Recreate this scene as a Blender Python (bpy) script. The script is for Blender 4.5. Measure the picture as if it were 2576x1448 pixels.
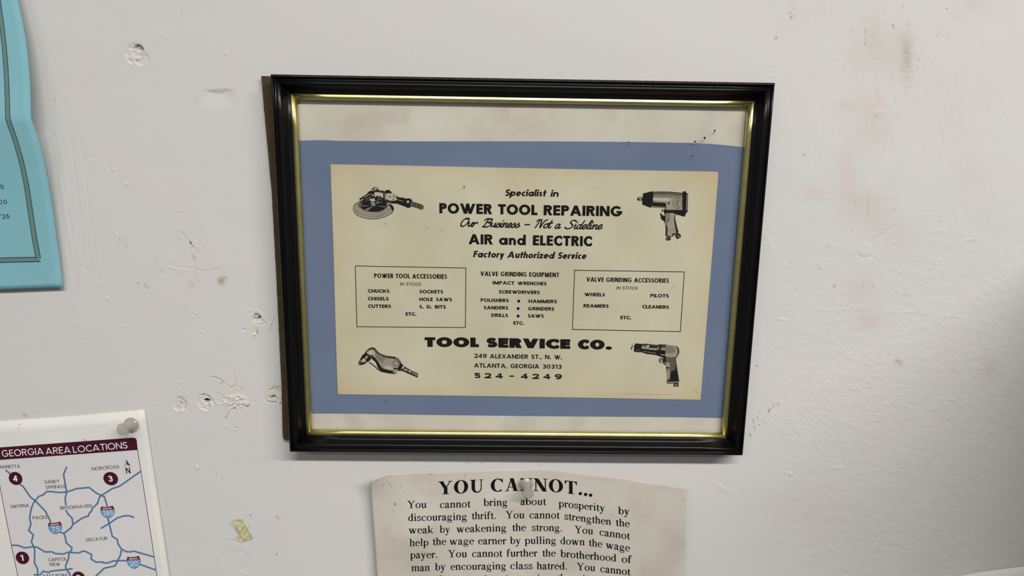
import bpy, math, random
import numpy as np
from mathutils import Matrix, Vector

# ------------------------------------------------------------------ camera, world, lamps, exposure
for o in list(bpy.data.objects):
    bpy.data.objects.remove(o)
SC = bpy.context.scene
COL = SC.collection
IMG_W, IMG_H, F_PX = 2576.0, 1448.0, 1850.0
CAM_C = np.array([-0.013784323666552578, -0.47134689318650003, 1.6895236316926876])
CAM_R = np.array([[0.999767537217768, -0.015089586269258621, 0.015400516606293602],
                  [0.011916362640999933, -0.20856315543428963, -0.9779363018605556],
                  [0.017968634531491362, 0.9778924862077195, -0.20833485928081918]])
cd = bpy.data.cameras.new('camera')
cam = bpy.data.objects.new('camera', cd)
COL.objects.link(cam)
cd.sensor_width = 36.0
cd.lens = 36.0 * F_PX / IMG_W
cd.clip_start = 0.01
M = Matrix.Identity(4)
for i in range(3):
    M[i][0] = CAM_R[0][i]
    M[i][1] = -CAM_R[1][i]
    M[i][2] = -CAM_R[2][i]
    M[i][3] = CAM_C[i]
cam.matrix_world = M
SC.camera = cam

wd = bpy.data.worlds.new('room_ambient')
SC.world = wd
wd.use_nodes = True
wd.node_tree.nodes['Background'].inputs[0].default_value = (0.96, 1.0, 0.98, 1)
wd.node_tree.nodes['Background'].inputs[1].default_value = 0.15


def area(name, loc, target, sx, sy, power, color=(1.0, 0.985, 0.95)):
    ld = bpy.data.lights.new(name, 'AREA')
    ld.shape = 'RECTANGLE'
    ld.size, ld.size_y = sx, sy
    ld.energy = power
    ld.color = color
    lo = bpy.data.objects.new(name, ld)
    COL.objects.link(lo)
    lo.location = loc
    d = Vector(target) - Vector(loc)
    lo.rotation_euler = d.to_track_quat('-Z', 'Y').to_euler()
    return lo


# two fluorescent ceiling fixtures running parallel to the wall
area('ceiling_lamp_near', (1.15, -1.90, 3.14), (1.15, -1.899, 0.0), 3.00, 0.16, 148.0)
area('ceiling_lamp_far', (-1.5, -2.9, 3.14), (-1.5, -2.899, 0.0), 1.20, 0.30, 26.0)
SC.view_settings.view_transform = 'Standard'
SC.view_settings.look = 'None'
SC.view_settings.gamma = 1.0
SC.view_settings.use_curve_mapping = False
SC.view_settings.exposure = 0.0

# ------------------------------------------------------------------ geometry helpers
RNG = np.random.RandomState(7)
random.seed(7)


def unproj(px, py, d):
    """world points seen at photo pixel (px,py), standing d metres off the wall plane"""
    px = np.asarray(px, float); py = np.asarray(py, float); d = np.asarray(d, float) + 0 * px
    c = np.stack([(px - IMG_W / 2) / F_PX, (py - IMG_H / 2) / F_PX, np.ones_like(px)], -1)
    w = c @ CAM_R
    t = (-d - CAM_C[1]) / w[..., 1]
    return CAM_C + w * t[..., None]


def proj(P):
    q = (np.asarray(P) - CAM_C) @ CAM_R.T
    return q[..., 0] / q[..., 2] * F_PX + IMG_W / 2, q[..., 1] / q[..., 2] * F_PX + IMG_H / 2


def link(name, me, mat=None, parent=None):
    o = bpy.data.objects.new(name, me)
    COL.objects.link(o)
    if mat is not None and me is not None:
        me.materials.append(mat)
    if parent is not None:
        o.parent = parent
    return o


def mesh_obj(name, verts, faces, mat=None, parent=None, smooth=False):
    me = bpy.data.meshes.new(name)
    me.from_pydata([tuple(map(float, v)) for v in verts], [], [tuple(map(int, f)) for f in faces])
    if smooth:
        me.polygons.foreach_set('use_smooth', [True] * len(me.polygons))
    me.update()
    return link(name, me, mat, parent)


def tag(o, label=None, cat=None, kind=None, group=None):
    if label: o['label'] = label
    if cat: o['category'] = cat
    if kind: o['kind'] = kind
    if group: o['group'] = group
    return o


def empty(name, loc, label, cat):
    o = bpy.data.objects.new(name, None)
    COL.objects.link(o)
    o.location = loc
    o.empty_display_size = 0.02
    return tag(o, label, cat)


def adopt(o, root):
    """parent keeping the world placement (meshes are authored in world coordinates)"""
    o.parent = root
    o.matrix_parent_inverse = Matrix.Translation(-root.location)
    return o


def area2(p):
    x, y = p[:, 0], p[:, 1]
    return 0.5 * np.sum(x * np.roll(y, -1) - y * np.roll(x, -1))


class Flat:
    """flat printed shapes: polygons in photo pixels laid on a sheet whose height off the wall is surf(px,py)"""
    def __init__(s, surf, lift=0.0001):
        s.surf, s.lift = surf, lift
        s.V, s.F, s.n, s.k = [], [], 0, 0

    def add(s, poly, extra=0.0):
        p = np.asarray(poly, float)
        if len(p) < 3 or abs(area2(p)) < 1e-4: return
        if area2(p) > 0: p = p[::-1]
        d = s.surf(p[:, 0], p[:, 1]) + s.lift + extra + .0000015 * (s.k % 8)
        s.k += 1
        s.V.append(unproj(p[:, 0], p[:, 1], d))
        s.F.append(list(range(s.n, s.n + len(p))))
        s.n += len(p)

    def build(s, name, mat, parent=None, root=None):
        if not s.F: return None
        o = mesh_obj(name, np.concatenate(s.V), s.F, mat)
        if parent is not None:
            o.parent = parent
            o.matrix_parent_inverse = parent_world(parent).inverted()
        return o


def parent_world(p):
    m = Matrix.Translation(p.location) if p.type == 'EMPTY' else Matrix.Identity(4)
    return m


def smooth_path(pts, n=6, closed=False):
    P = [np.array(p, float) for p in pts]
    out = []
    L = len(P)
    for i in range(L if closed else L - 1):
        if closed:
            a, b, c, d = P[i - 1], P[i], P[(i + 1) % L], P[(i + 2) % L]
        else:
            a = P[i - 1] if i > 0 else 2 * P[0] - P[1]
            b, c = P[i], P[i + 1]
            d = P[i + 2] if i + 2 < L else 2 * P[-1] - P[-2]
        for k in range(n):
            t = k / n
            out.append(0.5 * ((2 * b) + (-a + c) * t + (2 * a - 5 * b + 4 * c - d) * t * t + (-a + 3 * b - 3 * c + d) * t ** 3))
    if not closed: out.append(P[-1])
    return np.array(out)


def ribbon(pts, w, cap=False):
    """quads along a polyline; w scalar or array of full widths"""
    P = np.asarray(pts, float)
    n = len(P)
    w = np.broadcast_to(np.asarray(w, float), (n,))
    T = np.zeros_like(P)
    T[1:-1] = P[2:] - P[:-2]
    T[0] = P[1] - P[0]
    T[-1] = P[-1] - P[-2]
    T /= np.maximum(np.linalg.norm(T, axis=1), 1e-9)[:, None]
    N = np.stack([-T[:, 1], T[:, 0]], 1) * (w / 2)[:, None]
    A, B = P + N, P - N
    out = [np.array([A[i], A[i + 1], B[i + 1], B[i]]) for i in range(n - 1)]
    if cap:
        for c, r in ((P[0], w[0] / 2), (P[-1], w[-1] / 2)):
            out.append(circle(c[0], c[1], r))
    return out


def hardribbon(pts, w):
    """polyline with straight segments and round joints"""
    out = []
    P = [np.array(p, float) for p in pts]
    for a, b in zip(P[:-1], P[1:]):
        out += ribbon([a, b], w)
    for c in P:
        out.append(circle(c[0], c[1], w / 2, n=10))
    return out


def circle(x, y, rx, ry=None, n=18, a0=0, a1=360):
    ry = rx if ry is None else ry
    a = np.radians(np.linspace(a0, a1, n, endpoint=(a1 - a0) < 360))
    return np.stack([x + rx * np.cos(a), y + ry * np.sin(a)], 1)


def vnoise(x, y, sx, sy, seed):
    r = np.random.RandomState(seed)
    g = r.rand(256, 256) * 2 - 1
    u, v = x / sx + 1000.37, y / sy + 1000.71
    i, j = np.floor(u).astype(int), np.floor(v).astype(int)
    fx, fy = u - i, v - j
    fx = fx * fx * (3 - 2 * fx); fy = fy * fy * (3 - 2 * fy)
    i0, i1, j0, j1 = i % 256, (i + 1) % 256, j % 256, (j + 1) % 256
    return (g[i0, j0] * (1 - fx) + g[i1, j0] * fx) * (1 - fy) + (g[i0, j1] * (1 - fx) + g[i1, j1] * fx) * fy


# ------------------------------------------------------------------ materials
def new_mat(name):
    m = bpy.data.materials.new(name)
    m.use_nodes = True
    return m, m.node_tree, m.node_tree.nodes['Principled BSDF']


def mat_plain(name, col, rough=0.6, spec=0.3, metal=0.0):
    m, nt, b = new_mat(name)
    b.inputs['Base Color'].default_value = (*col, 1)
    b.inputs['Roughness'].default_value = rough
    b.inputs['Specular IOR Level'].default_value = spec
    b.inputs['Metallic'].default_value = metal
    return m


def mat_noise(name, c1, c2, scale=40, rough=0.7, spec=0.25, detail=4, bump=0.0, bscale=600, metal=0.0, c3=None, s3=9, lo=0.35, hi=0.7, stretch=(1, 1, 1)):
    m, nt, b = new_mat(name)
    N, L = nt.nodes, nt.links
    tc = N.new('ShaderNodeTexCoord')
    mp = N.new('ShaderNodeMapping'); mp.inputs['Scale'].default_value = stretch
    L.new(tc.outputs['Object'], mp.inputs['Vector'])
    nz = N.new('ShaderNodeTexNoise'); nz.inputs['Scale'].default_value = scale; nz.inputs['Detail'].default_value = detail
    L.new(mp.outputs['Vector'], nz.inputs['Vector'])
    cr = N.new('ShaderNodeValToRGB')
    cr.color_ramp.elements[0].position = lo; cr.color_ramp.elements[1].position = hi
    cr.color_ramp.elements[0].color = (*c1, 1); cr.color_ramp.elements[1].color = (*c2, 1)
    L.new(nz.outputs['Fac'], cr.inputs['Fac'])
    out = cr.outputs['Color']
    if c3 is not None:
        n3 = N.new('ShaderNodeTexNoise'); n3.inputs['Scale'].default_value = s3; n3.inputs['Detail'].default_value = 3
        L.new(mp.outputs['Vector'], n3.inputs['Vector'])
        r3 = N.new('ShaderNodeMapRange'); r3.inputs['From Min'].default_value = 0.52; r3.inputs['From Max'].default_value = 0.72
        L.new(n3.outputs['Fac'], r3.inputs['Value'])
        mx = N.new('ShaderNodeMix'); mx.data_type = 'RGBA'
        L.new(r3.outputs['Result'], mx.inputs['Factor'])
        L.new(out, mx.inputs['A']); mx.inputs['B'].default_value = (*c3, 1)
        out = mx.outputs['Result']
    L.new(out, b.inputs['Base Color'])
    b.inputs['Roughness'].default_value = rough
    b.inputs['Specular IOR Level'].default_value = spec
    b.inputs['Metallic'].default_value = metal
    if bump > 0:
        n2 = N.new('ShaderNodeTexNoise'); n2.inputs['Scale'].default_value = bscale; n2.inputs['Detail'].default_value = 3
        L.new(mp.outputs['Vector'], n2.inputs['Vector'])
        bp = N.new('ShaderNodeBump'); bp.inputs['Strength'].default_value = 1.0; bp.inputs['Distance'].default_value = bump
        L.new(n2.outputs['Fac'], bp.inputs['Height'])
        L.new(bp.outputs['Normal'], b.inputs['Normal'])
    return m


INK = mat_plain('black_print_ink', (0.006, 0.0055, 0.004), 0.9, 0.0)
INK2 = mat_plain('black_laser_toner', (0.008, 0.008, 0.009), 0.9, 0.0)
MAROON = mat_plain('maroon_print_ink', (0.050, 0.004, 0.016), 0.5, 0.3)
ROAD = mat_plain('blue_road_ink', (0.090, 0.170, 0.305), 0.9, 0.0)
SHIELD = mat_plain('light_blue_shield_ink', (0.155, 0.300, 0.480), 0.6, 0.2)
SHRED = mat_plain('crimson_shield_ink', (0.150, 0.010, 0.035), 0.6, 0.2)
WHITEINK = mat_plain('unprinted_white', (0.74, 0.70, 0.72), 0.9, 0.0)
GREYTXT = mat_plain('dark_grey_print_ink', (0.050, 0.047, 0.055), 0.6, 0.2)
TEALINK = mat_plain('dark_teal_print_ink', (0.012, 0.045, 0.055), 0.6, 0.2)
BANDINK = mat_plain('grey_green_border_ink', (0.125, 0.215, 0.200), 0.7, 0.2)
TXTINK = mat_plain('slate_typed_ink', (0.020, 0.060, 0.075), 0.7, 0.2)
TONE = {
    0: mat_plain('halftone_black', (0.010, 0.009, 0.008), 0.9, 0.0),
    1: mat_plain('halftone_charcoal', (0.035, 0.030, 0.024), 0.9, 0.0),
    2: mat_plain('halftone_dark_grey', (0.100, 0.088, 0.066), 0.6, 0.2),
    3: mat_plain('halftone_mid_grey', (0.205, 0.180, 0.135), 0.6, 0.2),
    4: mat_plain('halftone_light_grey', (0.330, 0.290, 0.220), 0.6, 0.2),
    5: mat_plain('halftone_pale', (0.500, 0.440, 0.345), 0.6, 0.2)}

# ------------------------------------------------------------------ lettering: drawn glyphs
def R_(x0, y0, x1, y1):
    return np.array([(x0, y0), (x1, y0), (x1, y1), (x0, y1)], float)


def ell(cx, cy, rx, ry, a0, a1, wv, wh, n=None, irx=None, iry=None):
    n = n or max(4, int(abs(a1 - a0) / 11))
    a = np.radians(np.linspace(a0, a1, n + 1))
    irx = rx - wv if irx is None else irx
    iry = ry - wh if iry is None else iry
    O = np.stack([cx + rx * np.cos(a), cy + ry * np.sin(a)], 1)
    I = np.stack([cx + irx * np.cos(a), cy + iry * np.sin(a)], 1)
    return [np.array([O[i], O[i + 1], I[i + 1], I[i]]) for i in range(n)]


def pen(pts, wv, wh, n=5):
    P = smooth_path(pts, n)
    T = np.gradient(P, axis=0)
    T /= np.maximum(np.linalg.norm(T, axis=1), 1e-9)[:, None]
    w = np.sqrt((wv * T[:, 1]) ** 2 + (wh * T[:, 0]) ** 2)
    return ribbon(P, w)


SPATH = [(0.97, 0.84), (0.78, 0.96), (0.5, 1.0), (0.2, 0.95), (0.03, 0.77), (0.16, 0.6), (0.5, 0.505), (0.85, 0.41), (1.0, 0.23), (0.82, 0.05), (0.5, 0.0), (0.2, 0.035), (0.0, 0.15)]
TWO = [(0.0, 0.74), (0.12, 0.93), (0.5, 1.0), (0.9, 0.9), (0.96, 0.68), (0.8, 0.42), (0.45, 0.18), (0.12, 0.0)]
THREE = [(0.03, 0.88), (0.4, 1.0), (0.85, 0.92), (0.9, 0.68), (0.62, 0.54), (0.4, 0.53), (0.62, 0.53), (0.98, 0.40), (0.95, 0.1), (0.5, 0.0), (0.0, 0.1)]
FIVE = [(0.08, 0.52), (0.45, 0.62), (0.9, 0.5), (1.0, 0.28), (0.85, 0.06), (0.45, 0.0), (0.0, 0.08)]


def inset(path, w, wv, wh, x0=0.0, y0=0.0, h=1.0):
    return [(x0 + wv / 2 + u * (w - wv), y0 + wh / 2 + v * (h - wh)) for u, v in path]


def sans(ch, wv, wh, sx=1.0):
    """upper-case sans letters and digits, cap height 1; returns polygons and width"""
    t = wv * 1.06
    P = []
    def stem(x): P.append(R_(x, 0, x + wv, 1))
    def para(x0, y0, x1, y1, tt=t): P.append(np.array([(x0, y0), (x0 + tt, y0), (x1 + tt, y1), (x1, y1)]))
    def bowl(x0, x1, y0, y1):
        ry = (y1 - y0) / 2
        rx = min(ry * 1.0 * max(sx, 0.75), x1 - x0 - 0.02)
        xc = x1 - rx
        P.append(R_(x0, y1 - wh, xc, y1)); P.append(R_(x0, y0, xc, y0 + wh))
        P.extend(ell(xc, (y0 + y1) / 2, rx, ry, -90, 90, wv, wh, 12))
    W = {'A': .98, 'B': .70, 'C': .80, 'D': .82, 'E': .60, 'F': .56, 'G': 1.0, 'H': .80, 'I': 0, 'K': .80, 'L': .56, 'M': 1.08, 'N': .84,
         'O': 1.04, 'P': .68, 'Q': 1.04, 'R': .74, 'S': .66, 'T': .70, 'U': .78, 'V': .94, 'W': 1.40, 'X': .88, 'Y': .86, 'Z': .72,
         '0': .66, '1': .40, '2': .62, '3': .62, '4': .70, '5': .62, '6': .66, '7': .62, '8': .64, '9': .66, '-': .40, '.': 0, ',': 0, ' ': .34}.get(ch, .6) * sx
    if ch == 'I': stem(0); W = wv
    elif ch == 'L': stem(0); P.append(R_(0, 0, W, wh))
    elif ch in 'EF':
        stem(0); P.append(R_(0, 1 - wh, W, 1)); P.append(R_(0, .5 - wh / 2 + .02, W * .95, .5 + wh / 2 + .02))
        if ch == 'E': P.append(R_(0, 0, W, wh))
    elif ch == 'T': P.append(R_(0, 1 - wh, W, 1)); stem(W / 2 - wv / 2)
    elif ch == 'H': stem(0); stem(W - wv); P.append(R_(0, .5 - wh / 2, W, .5 + wh / 2))
    elif ch == 'N': stem(0); stem(W - wv); para(W - t, 0, 0, 1)
    elif ch == 'M':
        k = .06 * sx
        para(0, 0, k, 1); para(W - t, 0, W - t - k, 1)
        para(W / 2 - t / 2, 0.0, k, 1); para(W / 2 - t / 2, 0.0, W - t - k, 1)
    elif ch == 'P': stem(0); bowl(0, W, .42, 1)
    elif ch == 'R': stem(0); bowl(0, W * .96, .44, 1); para(W - t * .95, 0, W * .34, .5)
    elif ch == 'B': stem(0); bowl(0, W * .93, .46, 1); bowl(0, W, 0, .46 + wh)
    elif ch == 'D': stem(0); bowl(0, W, 0, 1)
    elif ch == 'A':
        para(0, 0, W / 2 - t / 2, 1); para(W - t, 0, W / 2 - t / 2, 1)
        y0, y1 = .2, .2 + wh * .9
        P.append(np.array([(W * .5 * y0 + t * .5, y0), (W - W * .5 * y0 - t * .5, y0), (W - W * .5 * y1 - t * .5, y1), (W * .5 * y1 + t * .5, y1)]))
    elif ch == 'V': para(W / 2 - t / 2, 0, 0, 1); para(W / 2 - t / 2, 0, W - t, 1)
    elif ch == 'W':
        a = W * .255
        para(a, 0, 0, 1, t * .95); para(a, 0, W / 2 - t * .47, 1, t * .95)
        para(W - a - t * .95, 0, W / 2 - t * .47, 1, t * .95); para(W - a - t * .95, 0, W - t * .95, 1, t * .95)
    elif ch == 'X': para(0, 0, W - t, 1); para(W - t, 0, 0, 1)
    elif ch == 'Y': para(W / 2 - t / 2, .42, 0, 1); para(W / 2 - t / 2, .42, W - t, 1); P.append(R_(W / 2 - wv / 2, 0, W / 2 + wv / 2, .45))
    elif ch == 'Z': P.append(R_(0, 1 - wh, W, 1)); P.append(R_(0, 0, W, wh)); para(0, wh * .7, W - t, 1 - wh * .7)
    elif ch == 'K': stem(0); para(wv * .55, .30, W - t, 1); para(W - t * .98, 0, W * .30, .62)
    elif ch in 'OQ':
        P.extend(ell(W / 2, .5, W / 2, .515, 0, 360, wv, wh, 32))
        if ch == 'Q': para(W * .95 - t, -.04, W * .5, .36)
    elif ch == 'C':
        rx = W * .62
        for g in ell(rx, .5, rx, .515, 24, 336, wv, wh, 30):
            g[:, 0] = np.minimum(g[:, 0], W)
            P.append(g)
    elif ch == 'G':
        P.extend(ell(W / 2, .5, W / 2, .515, 38, 354, wv, wh, 28)); P.append(R_(W * .5, .5 - wh * .75, W * .995, .5 + wh * .12))
    elif ch == 'U':
        r = W / 2
        P.append(R_(0, r * .9, wv, 1)); P.append(R_(W - wv, r * .9, W, 1)); P.extend(ell(r, r * .9, r, r * .9 + .015, 180, 360, wv, wh, 16))
    elif ch == 'S':
        pv = min(wv * 1.02, W * .36)
        P += pen(inset(SPATH, W, pv, wh), pv, wh)
    elif ch == '0': P.extend(ell(W / 2, .5, W / 2, .51, 0, 360, wv, wh, 26))
    elif ch == '1': P.append(R_(W - wv, 0, W, 1)); P.append(np.array([(W - wv, 1), (0, .86), (0, .86 - wh * .8), (W - wv, .78)]))
    elif ch == '2': P += pen(inset(TWO, W, min(wv, W * .4), wh), min(wv, W * .4), wh); P.append(R_(0, 0, W, wh))
    elif ch == '3': P += pen(inset(THREE, W, wv, wh), wv, wh)
    elif ch == '4':
        P.append(R_(W * .56, 0, W * .56 + wv, 1)); P.append(R_(0, .2, W, .2 + wh)); para(0, .2 + wh * .2, W * .56, 1, t * .8)
    elif ch == '5':
        P += pen(inset(FIVE, W, wv, wh), wv, wh); P.append(R_(W * .1, 1 - wh, W * .92, 1)); P.append(R_(W * .1, .48, W * .1 + wv * .8, 1))
    elif ch in '69':
        q = ell(W / 2, .33, W / 2, .34, 0, 360, wv, wh, 24) + pen([(wv / 2, .36), (W * .2, .66), (W * .42, .86), (W * .78, 1 - wh / 2)], wv, wh)
        P += q if ch == '6' else [np.array([(W - x, 1 - y) for x, y in g]) for g in q]
    elif ch == '7': P.append(R_(0, 1 - wh, W, 1)); para(W * .15, 0, W - t, 1 - wh * .5)
    elif ch == '8': P.extend(ell(W / 2, .74, W * .44, .27, 0, 360, wv * .95, wh * .9, 22)); P.extend(ell(W / 2, .28, W / 2, .29, 0, 360, wv, wh, 22))
    elif ch == '-': P.append(R_(0, .36, W, .36 + wh))
    elif ch == '.': q_ = min(wv * .56, .175); P.append(circle(wv * .60, q_ * .95, wv * .60, q_)); W = wv * 1.20
    elif ch == ',': P.append(np.array([(0, -wh * .8), (wv * .5, -wh * .8), (wv * 1.15, wh), (wv * .25, wh)])); W = wv
    return P, W


def sans_low(ch, wv, wh, sx=1.0):
    """heavy geometric lower case, cap height 1"""
    x = .70
    P = []
    r = x / 2
    w = .68 * sx
    def para(x0, y0, x1, y1, tt): P.append(np.array([(x0, y0), (x0 + tt, y0), (x1 + tt, y1), (x1, y1)]))
    def ring(a0=0, a1=360, rx=None, cx=None):
        P.extend(ell(cx or w / 2, r, rx or w / 2, r + .01, a0, a1, wv, wh, 26))
    if ch == 'a': ring(cx=w * .5); P.append(R_(w - wv * .75, 0, w + wv * .25, x)); w += wv * .25
    elif ch == 'd': ring(); P.append(R_(w - wv * .75, 0, w + wv * .25, 1.05)); w += wv * .25
    elif ch == 'p': P.append(R_(-wv * .25, -.3, wv * .75, x)); ring()
    elif ch == 'o': ring()
    elif ch == 'c': w = .54 * sx; ring(52, 308, rx=w * .62, cx=w * .62)
    elif ch == 'e': ring(0, 318); P.append(R_(wv * .5, r - wh * .4, w - .01, r + wh * .4))
    elif ch in 'nh':
        w = .60 * sx
        P.append(R_(0, 0, wv, x if ch == 'n' else 1.05)); P.append(R_(w - wv, 0, w, x - w * .5))
        P.extend(ell(w / 2, x - w * .5, w / 2, w * .5 + .01, 0, 180, wv, wh, 14))
    elif ch == 'u':
        w = .60 * sx
        P.append(R_(w - wv, 0, w, x)); P.append(R_(0, w * .5, wv, x)); P.extend(ell(w / 2, w * .5, w / 2, w * .5 + .01, 180, 360, wv, wh, 14))
    elif ch == 'i': P.append(R_(0, 0, wv, x)); P.append(circle(wv / 2, .90, wv * .60, .125)); w = wv
    elif ch == 'l': P.append(R_(0, 0, wv, 1.05)); w = wv
    elif ch == 'r':
        w = .40 * sx
        P.append(R_(0, 0, wv, x)); P.extend(ell(w * .9, x - w * .75, w * .9, w * .75 + .01, 80, 180, wv, wh, 8))
    elif ch == 's': w = .46 * sx; P += pen(inset(SPATH, w, wv * .9, wh * .85, h=x), wv * .9, wh * .85)
    elif ch == 't': w = .42 * sx; P.append(R_(w * .5 - wv / 2, 0, w * .5 + wv / 2, .95)); P.append(R_(0, x - wh, w, x))
    elif ch == 'v': w = .60 * sx; para(w / 2 - wv / 2, 0, 0, x, wv); para(w / 2 - wv / 2, 0, w - wv, x, wv)
    elif ch == 'y': w = .62 * sx; para(w / 2 - wv / 2, 0, 0, x, wv); para(w * .18, -.3, w - wv, x, wv)
    elif ch == 'z': w = .52 * sx; P.append(R_(0, 0, w, wh)); P.append(R_(0, x - wh, w, x)); para(0, wh * .6, w - wv, x - wh * .6, wv)
    else: return sans(ch, wv, wh, sx)
    return P, w


SCRIPT = {
    'O': ([[(.60, .92), (.36, .98), (.12, .74), (.03, .36), (.14, .05), (.38, .0), (.64, .26), (.74, .66), (.64, .94), (.50, .98), (.42, .86)]], .80),
    'B': ([[(.02, .80), (.16, .97), (.36, 1.0), (.58, .92)], [(.38, .98), (.28, .5), (.18, .0)], [(.30, .92), (.56, 1.0), (.78, .88), (.72, .64), (.40, .54), (.70, .48), (.80, .26), (.62, .04), (.34, -.02), (.06, .06)]], .84),
    'N': ([[(.0, .78), (.10, .96), (.22, .98), (.26, .86), (.20, .40), (.12, .0)], [(.25, .92), (.42, .98), (.50, .6), (.56, .12), (.62, .02)], [(.62, .02), (.70, .5), (.82, .86), (1.02, .98)]], .92),
    'S': ([[(.78, .84), (.66, 1.0), (.40, .98), (.28, .78), (.42, .60), (.60, .42), (.60, .16), (.40, .0), (.14, .0), (-.02, .14)]], .80),
    'u': ([[(.02, .36), (.10, .50), (.10, .18), (.18, .02), (.34, .12), (.46, .50)], [(.46, .50), (.42, .12), (.50, .0), (.62, .12)]], .58),
    'r': ([[(.0, .34), (.12, .50), (.10, .0)], [(.10, .22), (.24, .44), (.40, .50), (.44, .38)]], .44),
    's': ([[(.0, .20), (.28, .54), (.24, .42), (.36, .20), (.26, .0), (.06, .02)], [(.26, .02), (.44, .16)]], .44),
    'i': ([[(.02, .34), (.10, .50), (.08, .10), (.18, .0), (.30, .14)], [(.15, .74), (.16, .78)]], .28),
    'n': ([[(.0, .36), (.08, .50), (.08, .0)], [(.08, .20), (.24, .48), (.36, .46), (.34, .10), (.42, .0), (.54, .12)]], .52),
    'e': ([[(.04, .20), (.28, .28), (.32, .46), (.18, .50), (.04, .30), (.08, .04), (.24, -.01), (.42, .14)]], .42),
    'o': ([[(.24, .50), (.06, .40), (.04, .12), (.20, .0), (.38, .16), (.36, .42), (.24, .50), (.44, .44)]], .46),
    't': ([[(.16, .92), (.10, .12), (.20, .0), (.34, .14)], [(-.04, .58), (.34, .62)]], .34),
    'a': ([[(.38, .46), (.20, .52), (.03, .28), (.08, .02), (.24, .04), (.40, .46)], [(.40, .48), (.36, .10), (.44, .0), (.56, .12)]], .54),
    'd': ([[(.36, .44), (.20, .50), (.03, .28), (.08, .02), (.24, .04), (.40, .44)], [(.46, .98), (.36, .12), (.44, .0), (.56, .12)]], .52),
    'l': ([[(.02, .20), (.26, .70), (.28, .98), (.16, .96), (.08, .20), (.16, .0), (.30, .14)]], .28),
    '-': ([[(.0, .34), (.34, .36)]], .34)}


def script(ch, wv, wh, sx=1.0):
    if ch not in SCRIPT: return [], .35 * sx
    P = []
    st, w = SCRIPT[ch]
    for s in st:
        q = smooth_path([(a * sx, b) for a, b in s], 5)
        P += ribbon(q, wv, cap=True)
    return P, w * sx


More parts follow.
